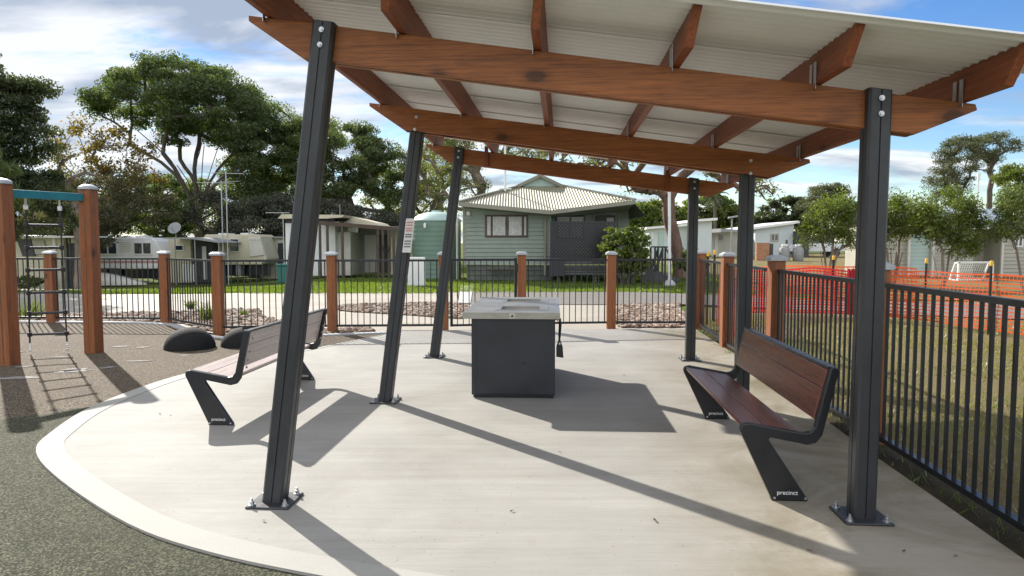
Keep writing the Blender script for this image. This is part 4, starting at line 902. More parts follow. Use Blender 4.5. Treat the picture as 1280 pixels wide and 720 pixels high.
tree('tall_tree', 'tall grey-green tree with a forked dark trunk above the beige house', tp(1234, 57), 5.4, .2,
     [(.2, 0, 8.9, 1.8, 1.5, 1.3, 34), (-.6, 0, 7.6, 1.2, 1.2, .9, 14)], G['grey'], M['bark'], 0.156, 0.057, 190, .7, seed=36)
tree('leafy_tree', 'yellow-green domed tree above the beige house roof', tp(1268, 45), 3.0, .2,
     [(0, 0, 5.4, 1.6, 1.4, .8, 36), (1, 0, 4.4, 1.5, 1.4, 1.0, 26)], G['bright'], M['bark'], 0.144, 0.068, 285, .6, seed=37)
tree('tall_tree', 'grey-green tree rising behind the round bright lawn tree', tp(1032, 62), 3.0, .2,
     [(0, 0, 5.3, 1.8, 1.6, 1.1, 34), (-.8, 0, 4.2, 1.8, 1.5, .9, 22)], G['grey'], M['bark'], 0.168, 0.068, 285, .75, seed=38)
for px, Y, sc_, lf, lab in ((822, 78, 1.1, 'bright', 'bright green far tree behind the white cabin by the bare-limbed tree'), (884, 82, 1.25, 'bright', 'bright green far tree above the white cabin roof'), (918, 84, .95, 'mid', 'far mid-green tree beside the small street light'), (985, 80, 1.15, 'dark', 'dark far tree behind the sloping white cabin roof'), (955, 86, .8, 'mid', 'low far tree behind the sloping white cabin'), (1090, 70, .95, 'mid', 'far green tree hidden behind the front upright post'), (795, 70, .9, 'bright', 'bright green far tree at the house corner')):
    tree('far_tree', lab, tp(px, Y), 1.5, .2, [(0, 0, 4.0*sc_, 2.8*sc_, 1.8, 1.6*sc_, 44), (1.5*sc_, 0, 3.0*sc_, 2.2*sc_, 1.6, 1.6*sc_, 30), (-1.6*sc_, 0, 2.8*sc_, 2.2*sc_, 1.6, 1.6*sc_, 30)], G[lf], M['bark'], .34, .18, 130, .8, group='trees beyond the cabins')
# palm
pt = thing('palm_tree', 'small palm standing above the far bright trees', 'palm', (*tp(893, 74), 0)); zb = 6.2
MB().tube([(0, 0, 0), (.1, 0, 2), (0, 0, 4), (0, 0, zb-.3)], [.2, .16, .15, .14], 8).build('trunk', M['bark'], pt)
Qp = []
for k in range(22):
    a = random.uniform(0, 6.28); e = random.uniform(-.2, .9)
    for i in range(12):
        t = i/12; r = 1.6*t; z = zb+1.0*e*t*2-1.5*t*t; c = Vector((math.cos(a)*r, math.sin(a)*r, z)); s_ = Vector((-math.sin(a), math.cos(a), -.5))*.5*(1-t*.6)
        for sg_ in (-1, 1): Qp.append([c[:], (c+s_*sg_*.5+Vector((math.cos(a), math.sin(a), 0))*.05)[:], (c+Vector((s_.x*sg_, s_.y*sg_, s_.z)))[:], (c+Vector((math.cos(a), math.sin(a), 0))*.1)[:]])
np_quads('fronds', np.array(Qp), G['dark'], pt)
# tufts in the pebble bed
for px, py, h_, lab in ((238, 384, .22, 'small green tuft in the pebbles near the road'), (262, 399, .42, 'bright green strappy tuft against the timber post'), (38, 398, .45, 'green strappy tuft seen through the rope ladder'), (305, 393, .12, 'low sprout in the pebbles behind the half-domes')):
    c = gp(px, py); n = 70
    P = np.tile(np.array([[0, 0, 0]]), (n, 1))+np.random.normal(size=(n, 3))*np.array([.07, .07, 0])*h_/.4; a = np.random.uniform(0, 6.28, n); s_ = np.stack([np.cos(a), np.sin(a), 0*a], 1)*.012
    t = np.random.normal(size=(n, 3))*.33; t[:, 2] = np.random.uniform(.6, 1, n); t *= h_
    o = np_quads('strappy_tuft', np.stack([P-s_, P+s_, P+t+s_*.2, P+t-s_*.2], 1), G['bright']); o.location = (c[0], c[1], -.03); tag(o, lab, 'plant')

# ------------------------------------------------------------------ buildings
def boards(x0, x1, z0, z1, y, pitch, lap=.036, clip=None):
    """lapped weatherboards on a wall facing -y"""
    m = MB(); n = max(1, round((z1-z0)/pitch)); p = (z1-z0)/n
    for i in range(n):
        a, b = z0+i*p, z0+(i+1)*p
        m.add([(x0, y-lap, a), (x1, y-lap, a), (x1, y, b), (x0, y, b), (x0, y+.03, a), (x1, y+.03, a), (x1, y+.03, b), (x0, y+.03, b)], [(0,1,2,3),(0,4,5,1),(3,2,6,7),(0,3,7,4),(1,5,6,2),(4,7,6,5)])
    return m
def window(parent, root, x0, x1, z0, z1, y, mullions=1, frame='darkgrey', fw=.05, curtains=True):
    f = MB()
    f.box((x0, y-.05, z0), (x1, y-.005, z0+fw)); f.box((x0, y-.05, z1-fw), (x1, y-.005, z1)); f.box((x0, y-.05, z0+fw), (x0+fw, y-.005, z1-fw)); f.box((x1-fw, y-.05, z0+fw), (x1, y-.005, z1-fw))
    for i in range(mullions):
        q = x0+(x1-x0)*(i+1)/(mullions+1); f.box((q-fw/2, y-.048, z0+fw), (q+fw/2, y-.005, z1-fw))
    o = f.build('window', M[frame], parent, root=root)
    MB().box((x0+fw, y-.024, z0+fw), (x1-fw, y-.021, z1-fw)).build('pane', M['glass'], o, root=root)
    return o
def corrug(bot, top, wave=.076, amp=.012, samples=4):
    """roof plane between two polylines given as lists of (x,y,z) sorted in x; ribs run down the slope"""
    bx = [p[0] for p in bot]; tx = [p[0] for p in top]
    x0, x1 = max(bx[0], tx[0]-99), min(bx[-1], tx[-1]+99); n = int((x1-x0)/wave*samples); m = MB()
    for i in range(n+1):
        x = x0+(x1-x0)*i/n; off = amp*math.sin(2*math.pi*i/samples)
        for pl_ in (bot, top):
            X = [p[0] for p in pl_]; m.v.append((x, np.interp(x, X, [p[1] for p in pl_])-off*.4, np.interp(x, X, [p[2] for p in pl_])+off))
    for i in range(n): a = 2*i; m.f.append((a, a+2, a+3, a+1))
    return m
YH = 27.0
hx = lambda px, Y=YH: at(px, 300, Y)[0]
hzz = lambda py, Y=YH: at(640, py, Y)[2]
Hs = thing('weatherboard_house', 'sage green weatherboard house with a ribbed hip roof behind the gate', 'house', (hx(690), YH, 0))
wl = boards(hx(580), hx(689), .62, 2.53, YH, .165).build('wall', M['sage'], Hs, root=Hs)
MB().box((hx(580), YH+.031, .62), (hx(689), YH+9, 2.53)).build('wall', M['sage'], Hs, root=Hs)
MB().prism([(hx(580), 2.531), (hx(689), 2.531), (hx(689), 2.56), (hx(580), 2.88)], (YH, YH+.06), lambda u, v, t: (u, t, v)).build('wall_top', M['sage'], Hs, root=Hs)
boards(hx(689), hx(792), .62, 2.62, YH+1.2, .165).build('wall', M['sage'], Hs, root=Hs)
MB().box((hx(689), YH+1.235, .62), (hx(792), YH+9, 2.62)).build('wall', M['sage'], Hs, root=Hs)
MB().prism([(hx(689), 2.621), (hx(792), 2.621), (hx(792), 2.95), (hx(689), 2.66)], (YH+1.2, YH+1.26), lambda u, v, t: (u, t, v)).build('wall_top', M['sage'], Hs, root=Hs)
boards(hx(580)+.1, hx(689), .02, .60, YH+.06, .2).build('stump_skirt', M['sagedark'], Hs, root=Hs)
# corner boards, downpipe
cbm = MB(); cbm.box((hx(578.5), YH-.03, .6), (hx(582), YH+.03, 2.86)); cbm.box((hx(627), YH-.012, hzz(272)), (hx(628), YH-.002, 2.7)); cbm.each('corner_board', M['gutter'], Hs, root=Hs)
dp = MB(); dp.tube([(hx(681.5), YH-.09, hzz(266)), (hx(681.5), YH-.09, .2)], .05, 8); dp.box((hx(679), YH-.2, hzz(270)), (hx(684), YH-.02, hzz(263))); dp.each('downpipe', M['gutter'], Hs, root=Hs, smooth=True)
wo = window(Hs, Hs, hx(606.5), hx(660), hzz(296.5), hzz(268.5), YH-.02, 0, 'brownm', .07)
for q in (613.5, 632.5, 652.5): MB().box((hx(q), YH-.072, hzz(296)), (hx(q)+.07, YH-.03, hzz(269.5))).build('mullion', M['brownm'], wo, root=Hs)
cu = MB()
for a, b in ((609, 613.5), (616, 631.5), (636, 652), (655, 659)):
    x = hx(a); xe = hx(b); n = max(2, int((xe-x)/.05))
    for i in range(n): cu.box((x+(xe-x)*i/n+.004, YH-.046-.004*(i % 2), hzz(295)), (x+(xe-x)*(i+1)/n, YH-.045, hzz(270.5)))
cu.build('curtain', M['curtain'], wo, root=Hs)
MB().box((hx(610), YH-.30, hzz(337.5)), (hx(655), YH-.1, hzz(336))).build('step_plank', M['brownm'], Hs, root=Hs)
lt = MB().lathe([(0, -.09), (.06, -.07), (.09, 0), (.06, .07), (0, .09)], (hx(586), YH-.09, hzz(267)), 14); lt.build('wall_light', M['white'], Hs, root=Hs, smooth=True)
# recessed part: window, door, sign
window(Hs, Hs, hx(697), hx(735), hzz(300), hzz(268), YH+1.18, 1, 'darkgrey', .06)
MB().box((hx(700), YH+1.10, hzz(297)), (hx(714), YH+1.115, hzz(271))).build('curtain', M['curtain'], Hs, root=Hs); MB().box((hx(717), YH+1.10, hzz(297)), (hx(732), YH+1.115, hzz(271))).build('curtain', M['curtain'], Hs, root=Hs)
do = MB().box((hx(748), YH+1.11, .65), (hx(774), YH+1.17, hzz(268))).build('door', M['darkgrey'], Hs, root=Hs); MB().box((hx(763), YH+1.085, hzz(283)), (hx(772), YH+1.10, hzz(271))).build('door_pane', M['curtain'], do, root=Hs)
pbm = MB(); pbm.box((hx(745), YH+1.10, .62), (hx(747), YH+1.18, hzz(262))); pbm.box((hx(778), YH+1.10, .62), (hx(780), YH+1.18, hzz(262))); pbm.each('corner_board', M['gutter'], Hs, root=Hs)
sgp = MB().box((hx(754), YH+1.08, hzz(267.6)), (hx(770), YH+1.1, hzz(264.2))).build('name_plate', M['black'], Hs, root=Hs)
text_mesh('lettering', 'THE COTTAGE', .085, M['text'], sgp, Matrix.Translation((hx(762)-Hs.location.x, 1.078, hzz(265.9))) @ Matrix.Rotation(R(90), 4, 'X'), .002)
MB().lathe([(0, -.08), (.07, -.06), (.1, 0), (.07, .06), (0, .08)], (hx(763), YH+1.08, hzz(261)), 14).build('wall_light', M['offwhite'], Hs, root=Hs, smooth=True)
# roof
eL, eC, eR = at(573.5, 253, YH-.7), at(688, 263.5, YH-.7), at(794, 250.5, YH-.7)
tL, tR = at(650, 233, 30.4), at(702, 232.5, 30.4); tM = tuple((tL[i]+tR[i])/2 for i in range(3))
zoff = .0
bot = [eL, eC, eR]
top = [(eL[0]-.001, eL[1], eL[2]+.002), tL, tR, (eR[0]+.001, eR[1], eR[2]+.002)]
corrug(bot, top, .105, .015, 6).build('roof', M['roofgreen'], Hs, root=Hs)
bk = 37.0; rid = at(675, 220.5, 30.4); rz = rid[2]
sd_ = MB(); sd_.add([eL, tL, (tL[0], 34, tL[2]), (eL[0], bk, eL[2])], [(0, 1, 2, 3)]); sd_.add([eR, tR, (tR[0], 34, tR[2]), (eR[0], bk, eR[2])], [(0, 3, 2, 1)])
gpk = rid; sd_.add([at(640, 236.5, 30.25), (gpk[0], 30.25, rz), (gpk[0], 34, rz), (tL[0]-.3, 34, tL[2]-.1)], [(0, 1, 2, 3)]); sd_.add([at(711, 237, 30.25), (gpk[0], 30.25, rz), (gpk[0], 34, rz), (tR[0]+.3, 34, tR[2]-.1)], [(0, 3, 2, 1)])
sd_.add([(eL[0], bk, eL[2]), (tL[0], 34, tL[2]), (tR[0], 34, tR[2]), (eR[0], bk, eR[2])], [(0, 1, 2, 3)])
sd_.build('roof', M['roofgreen'], Hs, root=Hs)
MB().add([at(650, 233.5, 30.38), at(702, 233, 30.38), (gpk[0], 30.38, rz-.05)], [(0, 1, 2)]).build('gable_vent', M['tanktop'], Hs, root=Hs)
bg_ = MB()
for a, b in ((at(640, 236, 30.22), (gpk[0], 30.22, rz+.02)), (at(711, 236.5, 30.22), (gpk[0], 30.22, rz+.02))): bg_.bar(a, b, .06, .13)
bg_.bar((eL[0], eL[1], eL[2]+.04), (tL[0], tL[1], tL[2]+.05), .12, .06); bg_.bar((eR[0], eR[1], eR[2]+.04), (tR[0], tR[1], tR[2]+.05), .12, .06)
bg_.build('barge_board', M['gutter'], Hs, root=Hs)
gt_ = MB()
for a, b in ((eL, eC), (eC, eR)): gt_.bar((a[0], a[1]-.03, a[2]-.06), (b[0], b[1]-.03, b[2]-.06), .12, .15)
gt_.build('gutter', M['gutter'], Hs, root=Hs)
so_ = MB(); so_.add([(eL[0], eL[1], eL[2]-.13), (eC[0], eC[1], eC[2]-.13), (eC[0], YH+1.3, eC[2]-.22), (eL[0]+1.2, YH+1.3, eL[2]-.32)], [(0, 1, 2, 3)]); so_.add([(eC[0], eC[1], eC[2]-.13), (eR[0], eR[1], eR[2]-.13), (eR[0], YH+1.3, eR[2]-.32), (eC[0], YH+1.3, eC[2]-.22)], [(0, 1, 2, 3)]); so_.build('soffit', M['sage'], Hs, root=Hs)
MB().add([(eR[0], eR[1], eR[2]-.13), (eR[0], bk, eR[2]-.13), (hx(801), bk, 2.4), (hx(803), eR[1], 2.45)], [(0, 1, 2, 3)]).build('side_awning', M['sagedark'], Hs, root=Hs)
an = MB(); ax = at(631.5, 236, 29); an.tube([(ax[0], 29, ax[2]-.1), (ax[0]+.0, 29, 6.4)], .045, 8); an.bar((ax[0]-.25, 29, ax[2]), (ax[0]+.25, 29, ax[2]), .05, .05); tag(an.build('antenna_mast', M['white'], smooth=True), 'white pole standing on the house roof slope', 'mast')
# deck, lattice screen, ramp
Dk = thing('house_deck', 'low timber deck with dark boards under the lattice screen', 'deck', (hx(722), YH-.4, 0))
MB().box((hx(690), YH-1.2, .46), (hx(800), YH+1.15, .56)).build('deck_floor', M['sagedark'], Dk, root=Dk)
MB().box((hx(694), YH-1.28, .30), (hx(799), YH-1.205, .46)).build('fascia', M['grey'], Dk, root=Dk)
st = MB()
for q in (696, 715, 740, 765, 785, 798): st.box((hx(q)-.06, YH-1.15, -.05), (hx(q)+.06, YH-1.0, .46))
st.each('stump', M['sagedark'], Dk, root=Dk)
La = thing('lattice_screen', 'tall black lattice privacy screen on the house deck', 'screen', (hx(722), YH-1.3, 0))
xa, xb, za, zb_ = hx(685.5), hx(762), hzz(340.5), hzz(278); ly = YH-1.32
m = MB(); m.box((xa, ly-.03, za), (xa+.06, ly+.03, zb_)); m.box((xb-.06, ly-.03, za), (xb, ly+.03, zb_)); m.box((xa+.06, ly-.03, zb_-.06), (xb-.06, ly+.03, zb_)); m.box((xa+.06, ly-.028, hzz(322)), (xb-.06, ly+.028, hzz(320))); m.build('screen_frame', M['black'], La, root=La)
lm = MB(); zlo = hzz(320); W_ = xb-xa-.12; Hh_ = zb_-.06-zlo; k = .125
def diag(sgn, yy):
    t = -Hh_
    while t < W_:
        a = max(0, t); b = min(W_, t+Hh_)
        if b-a > .03:
            za_, zb2 = (a-t, b-t) if sgn > 0 else (Hh_-(a-t), Hh_-(b-t)); lm.bar((xa+.06+a, yy, zlo+za_), (xa+.06+b, yy, zlo+zb2), .062, .012, (0, 1, 0))
        t += k
diag(1, ly+.008); diag(-1, ly-.008); lm.build('lattice', M['black'], La, root=La)
ls = MB()
for i in range(7): z = za+(hzz(322)-za)*i/7; ls.box((hx(702), ly-.02, z+.02), (xb-.06, ly+.0, z+(hzz(322)-za)/7))
ls.build('lower_slats', M['darkgrey'], La, root=La)
MB().box((hx(684.5), ly-.12, hzz(343)), (hx(702), ly-.03, hzz(321))).build('solid_panel', M['dark'], La, root=La)
Rp = thing('access_steps', 'grey access steps with black handrails at the house corner', 'steps', (hx(810, 27), 26.6, 0))
m = MB()
for i in range(4): m.box((hx(800)+.0+i*.32, 25.9, 0), (hx(800)+.32+i*.32, 26.8, .5-.12*i))
m.each('tread', M['darkgrey'], Rp, root=Rp)
m = MB()
for yy in (25.95, 26.75):
    m.bar((hx(812), yy, 1.30), (hx(830), yy, 1.30), .05, .05); m.bar((hx(830), yy, 1.30), (hx(838), yy, .8), .05, .05)
    for q in (812, 821, 830): m.bar((hx(q), yy, .2), (hx(q), yy, 1.28), .06, .06)
    m.bar((hx(812), yy, .35), (hx(821), yy, 1.2), .04, .09)
m.build('handrail', M['black'], Rp, root=Rp)
# white pole
wp = thing('pole', 'slim white pole on a concrete foot in front of the bare-limbed tree', 'pole', (*gp(837, 357)[:2], -.05))
MB().tube([(0, 0, 0), (-.04, 0, 2.5), (-.10, 0, 5.6)], [.055, .05, .045], 10).build('shaft', M['white'], wp, smooth=True); MB().lathe([(.22, 0), (.2, .12), (.12, .22), (.06, .26)], (0, 0, 0), 14).build('foot', M['kerb'], wp)
# water tank
Wt = thing('water_tank', 'round green water tank with a pale domed lid between the shed and house', 'water tank', (at(546, 310, 29.2)[0], 29.2, 0))
pr = [(1.0, -.05)]; z = 0
while z < 2.28: pr += [(1.0, z), (1.012, z+.05), (1.0, z+.1)]; z += .19
MB().lathe(pr+[(1.0, 2.33)], (0, 0, 0), 48).build('barrel', M['tank'], Wt, smooth=True, ang=50)
MB().lathe([(1.03, 2.33), (1.04, 2.37), (.98, 2.43), (.75, 2.6), (.4, 2.70), (.2, 2.72), (.2, 2.78), (0, 2.79)], (0, 0, 0), 48).build('lid', M['tanktop'], Wt, smooth=True, ang=50)
MB().tube([(-.35, -1.0, 2.2), (-.35, -1.12, 2.2), (-.35, -1.14, 2.05)], .05, 8).build('overflow_pipe', M['white'], Wt, smooth=True)
pp = MB(); pp.tube([(at(571.5, 310, 28)[0], 28, .0), (at(571.5, 310, 28)[0], 28, 2.45)], .05, 8); tag(pp.build('downpipe', M['offwhite'], smooth=True), 'pale vertical pipe between the water tank and house', 'pipe')
# white metal locker by the fence road
wb = gp(521, 357); lk = thing('metal_cabinet', 'plain white upright metal cabinet on the grass in front of the tank', 'cabinet', (wb[0], wb[1], -.05))
MB().box((-.29, -.12, .0), (.29, .12, 1.02)).build('body', M['white'], lk, bev=.01)
m = MB()
for q in (-.1, .09): m.box((q-.006, -.124, .03), (q+.006, -.119, 1.0))
m.build('panel_joint', M['grey'], lk)
cs = sheet('path', [gp(573, 378)[:2], gp(588, 378)[:2], gp(592, 356)[:2], gp(576, 356)[:2]], -.012, M['kerb'], 'pale concrete crossover strip beside the grey lane', 1, cat='path')

# shed with carport
Sd = thing('shed', 'white flat-roofed shed with an open brown-framed carport', 'shed', (at(400, 310, 30)[0], 30, 0))
Y0 = 30; sx = lambda p: at(p, 300, Y0)[0]; sz = lambda p: at(640, p, Y0)[2]
MB().box((sx(357), Y0, .05), (sx(419), Y0+4.5, sz(279))).build('wall', M['white'], Sd, root=Sd)
rf_ = MB(); rf_.prism([(sx(351), sz(273.5)), (sx(412), sz(273.5)), (sx(431), sz(272)), (sx(433), sz(269)), (sx(356), sz(268.2))], (Y0-.35, Y0+4.6), lambda u, v, t: (u, t, v)); rf_.build('roof', M['cream'], Sd, root=Sd)
MB().prism([(sx(420), sz(278)), (sx(468), sz(282)), (sx(462), sz(277)), (sx(433), sz(270))], (Y0+1.2, Y0+4.4), lambda u, v, t: (u, t, v)).build('roof', M['cream'], Sd, root=Sd)
MB().box((sx(358), Y0-.02, sz(279)), (sx(419), Y0-.001, sz(273.6))).build('eave_shade_strip', M['darkgrey'], Sd, root=Sd)  # dark grey strip standing in for shade under the eave
MB().box((sx(419.2), Y0+.3, .05), (sx(436), Y0+2.5, sz(290))).build('wall', M['offwhite'], Sd, root=Sd)
bkw = MB(); bkw.box((sx(436), Y0+2.4, .05), (sx(482), Y0+2.5, sz(282))); bkw.build('back_wall', M['grey'], Sd, root=Sd)
MB().box((sx(442), Y0+2.2, .1), (sx(458), Y0+2.38, sz(293))).build('screen_panel', M['offwhite'], Sd, root=Sd)
dr = MB().box((sx(459), Y0+2.2, .1), (sx(476), Y0+2.38, sz(293))).build('door', M['darkgrey'], Sd, root=Sd)
MB().box((sx(475), Y0+2.14, 1.0), (sx(475.6), Y0+2.2, 1.15)).build('handle', M['galv'], dr, root=Sd)
MB().box((sx(482), Y0+1.2, .05), (sx(512), Y0+3.0, sz(287))).build('wall', M['cream'], Sd, root=Sd)
cp = MB(); cp.bar((sx(404), Y0-1.0, sz(279)), (sx(505), Y0-1.0, sz(287)), .1, .16); cp.add([(sx(404), Y0-1.0, sz(278.5)), (sx(506), Y0-1.0, sz(286.5)), (sx(506), Y0+2.5, sz(284.5)), (sx(404), Y0+2.5, sz(276.6)), (sx(404), Y0-1.0, sz(277.5)), (sx(506), Y0-1.0, sz(285.5)), (sx(506), Y0+2.5, sz(283.5)), (sx(404), Y0+2.5, sz(275.6))], [(0,3,2,1),(4,5,6,7),(0,1,5,4),(1,2,6,5),(2,3,7,6),(3,0,4,7)]); cp.build('carport_roof', M['brownm'], Sd, root=Sd)
for q in (408, 417, 435, 478, 484, 491, 497): MB().box((sx(q)-.045, Y0-1.04, 0), (sx(q)+.045, Y0-.95, sz(280+(q-408)*.08))).build('carport_post', M['brownm'], Sd, root=Sd)
window(Sd, Sd, sx(372), sx(392), sz(318), sz(297), Y0-.001, 1, 'grey', .05)
hs_ = MB(); hs_.tube([(sx(484.5)+math.sin(t)*.17+.12, Y0-1.12, 1.35-math.cos(t)*.25 if t < 3.2 else 1.6) for t in np.linspace(-1.57, 1.57, 10)], .03, 6); tag(hs_.build('garden_hose', M['black'], smooth=True), 'black hose looped over a carport post of the white shed', 'hose')
an = MB(); ac = at(425, 268, 31); an.tube([(ac[0], 31, ac[2]), (ac[0], 31, ac[2]+.45)], .012, 6); tag(an.build('antenna', M['grey']), 'short thin aerial standing on the shed roof', 'antenna')
# green bin
bn = gp(360, 350); Bn = thing('storage_bin', 'teal plastic bin on the grass beside the white shed', 'bin', (bn[0], bn[1], gz(*bn[:2])-.05))
MB().prism([(-.30, 0), (.30, 0), (.36, .66), (-.36, .66)], (-.3, .3), lambda u, v, t: (u, t, v)).build('body', M['binm'], Bn, bev=.03); MB().box((-.39, -.34, .662), (.39, .34, .74)).build('lid', M['binm'], Bn, bev=.02)

# caravans
def caravan(name, label, px0, px1, pyt, pyb, Y, prof, mat, stripe=None, flip=False):
    x0, x1 = at(px0, 300, Y)[0], at(px1, 300, Y)[0]; zt, zb2 = at(640, pyt, Y)[2], at(640, pyb, Y)[2]
    T = thing(name, label, 'caravan', ((x0+x1)/2, Y, zb2-.45)); 
    poly = [(x0+(x1-x0)*u, zb2+(zt-zb2)*v) for u, v in prof]
    MB().prism(poly, (Y, Y+2.2), lambda u, v, t: (u, t, v)).build('body', mat, T, root=T, bev=.05)
    return T, x0, x1, zt, zb2
zc_ = lambda py, Y: at(640, py, Y)[2]
cprof = [(0, 0), (.93, 0), (1, .25), (.985, .55), (.93, .88), (.87, 1), (.05, 1), (0, .93)]
Yc = 35
T, x0, x1, zt, zb2 = caravan('caravan', 'white caravan with rounded nose, two curtained windows and faint pink stripe', 92, 203, 297, 336, Yc, cprof, M['white'])
cxx = lambda p, Y=Yc: at(p, 300, Y)[0]
for a, b in ((122.5, 147), (166.5, 190)): window(T, T, cxx(a), cxx(b), zc_(318.5, Yc), zc_(302.5, Yc), Yc-.003, 1, 'white', .06)
MB().box((cxx(94), Yc-.006, zc_(329, Yc)), (cxx(200), Yc-.002, zc_(326, Yc))).build('stripe', M['pinkm'], T, root=T)
m = MB()
for q in range(6): z = zc_(304+q*2.2, Yc); m.box((cxx(149), Yc-.012, z), (cxx(163), Yc-.002, z+.035))
m.build('ribbed_panel', M['cream'], T, root=T)
for q in (128, 140):
    wv = MB(); wv.lathe([(.16, -.09), (.3, -.09), (.32, -.05), (.32, .05), (.3, .09), (.16, .09)], (0, 0, 0), 20); o = wv.build('wheel', M['darkgrey'], T); o.matrix_local = Matrix.Translation((cxx(q)-T.location.x, .1, .30)) @ Matrix.Rotation(R(90), 4, 'X')
m = MB(); m.bar((cxx(200), Yc+.6, zb2-.02), (cxx(212), Yc+1.0, zb2-.1), .08, .08); m.bar((cxx(200), Yc+1.5, zb2-.02), (cxx(212), Yc+1.0, zb2-.1), .08, .08); m.build('drawbar', M['black'], T, root=T)
MB().box((cxx(160), Yc+.7, zt), (cxx(172), Yc+1.5, zt+.09)).each('roof_hatch', M['white'], T, root=T)
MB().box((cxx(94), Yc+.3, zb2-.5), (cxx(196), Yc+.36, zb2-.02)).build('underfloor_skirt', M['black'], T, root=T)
# upturned dinghy
dn = thing('dinghy', 'pale upturned dinghy lying along the foot of the white caravan', 'boat', (cxx(150, 33.5), 33.5, gz(cxx(150, 33.5), 33.5)-.05))
hm = MB(); secs = 12
for i in range(secs+1):
    t = i/secs; x = -1.1+2.3*t; wd_ = .62*(1-max(0, (t-.3)/.7)**2.2)+.01; hh =   .52*(1-.95*max(0, (t-.1)/.9)**1.3)+.03
    for k_ in range(9): a = math.pi*k_/8; hm.v.append((x, -math.cos(a)*wd_, .05+math.sin(a)**.7*hh))
for i in range(secs):
    for k_ in range(8): a = i*9+k_; hm.f.append((a, a+1, a+10, a+9))
hm.f.append(tuple(range(9))); hm.build('hull', M['offwhite'], dn, smooth=True, ang=50)
kl_ = MB(); kl_.tube([(-1.1+2.3*t, 0, .07+  .52*(1-.95*max(0, (t-.1)/.9)**1.3)+.03) for t in np.linspace(0, 1, 10)], .025, 6); kl_.build('keel', M['grey'], dn)
# second caravan
Yd = 36
T, x0, x1, zt, zb2 = caravan('caravan', 'cream caravan with a sloping front window beside the antenna masts', 255, 333, 293, 331, Yd, [(0, 0), (.92, 0), (1, .18), (.985, .3), (.90, .93), (.86, 1), (.03, 1), (0, .95)], M['cream'])
window(T, T, cxx(287, Yd), cxx(299.5, Yd), zc_(315, Yd), zc_(298, Yd), Yd-.003, 0, 'offwhite', .05)
MB().box((cxx(287.5, Yd), Yd-.04, zc_(307, Yd)), (cxx(299, Yd), Yd-.004, zc_(306, Yd))).build('window_rail', M['offwhite'], T, root=T)
window(T, T, cxx(257, Yd), cxx(274, Yd), zc_(314, Yd), zc_(305, Yd), Yd-.003, 0, 'offwhite', .05)
MB().prism([(cxx(312, Yd), zc_(321, Yd)), (cxx(330, Yd), zc_(319, Yd)), (cxx(326, Yd), zc_(297, Yd)), (cxx(310.5, Yd), zc_(297, Yd))], (Yd-.06, Yd-.002), lambda u, v, t: (u, t, v)).build('stone_guard', M['offwhite'], T, root=T, bev=.02)
m = MB()
for q in range(3): m.box((cxx(313+q*4.4, Yd), Yd-.07, zc_(300.5, Yd)), (cxx(316+q*4.4, Yd), Yd-.055, zc_(299.7, Yd)))
m.each('guard_vent', M['grey'], T, root=T)
m = MB(); m.box((cxx(268, Yd), Yd+.5, zt), (cxx(280, Yd), Yd+1.4, zt+.07)); m.box((cxx(296, Yd), Yd+.5, zt), (cxx(306, Yd), Yd+1.3, zt+.08)); m.each('roof_hatch', M['white'], T, root=T)
m = MB(); m.box((cxx(292, Yd), Yd+.2, zb2-.55), (cxx(298, Yd), Yd+.5, zb2)); m.build('support_block', M['grey'], T, root=T)
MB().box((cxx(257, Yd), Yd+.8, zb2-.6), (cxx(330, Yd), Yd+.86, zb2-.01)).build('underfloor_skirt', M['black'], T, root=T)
# awning annexe between caravans
Ya = 34.5; ax_ = lambda p: at(p, 300, Ya)[0]; az = lambda p: at(640, p, Ya)[2]
An = thing('caravan_annexe', 'small annexe with a drooping flat awning between the two caravans', 'annexe', (ax_(240), Ya, -.55))
MB().box((ax_(203), Ya+.6, -.55), (ax_(231), Ya+2.6, az(298))).build('wall', M['cream'], An, root=An)
window(An, An, ax_(211), ax_(222.5), az(314), az(306), Ya+.6, 0, 'white', .05)
MB().box((ax_(231.2), Ya+.8, -.55), (ax_(256), Ya+2.6, az(300))).build('grey_wall', M['darkgrey'], An, root=An)
MB().box((ax_(244), Ya+.72, -.4), (ax_(249), Ya+.79, az(308))).build('door', M['white'], An, root=An)
MB().prism([(ax_(218), az(298.2)), (ax_(255), az(299.2)), (ax_(287), az(303.8)), (ax_(287), az(303)), (ax_(255), az(296.8)), (ax_(220), az(297))], (Ya-1.2, Ya+2.4), lambda u, v, t: (u, t, v)).build('awning', M['grey'], An, root=An)
for q in (232, 256, 285): MB().tube([(ax_(q), Ya-1.1, -.55), (ax_(q), Ya-1.1, az(299+max(0, q-256)*.13))], .03, 6).build('awning_post', M['grey'], An, root=An)
m = MB()
for i in range(9): q = 233+i*1.6; m.box((ax_(q), Ya-.5, -.45), (ax_(q+.9), Ya-.45, az(331)))
m.bar((ax_(232.5), Ya-.47, az(331)), (ax_(247.5), Ya-.47, az(331)), .06, .06); m.bar((ax_(232.5), Ya-.47, -.4), (ax_(247.5), Ya-.47, -.4), .06, .06)
tag(m.build('picket_gate', M['white']), 'low white picket panel under the drooping awning', 'gate')
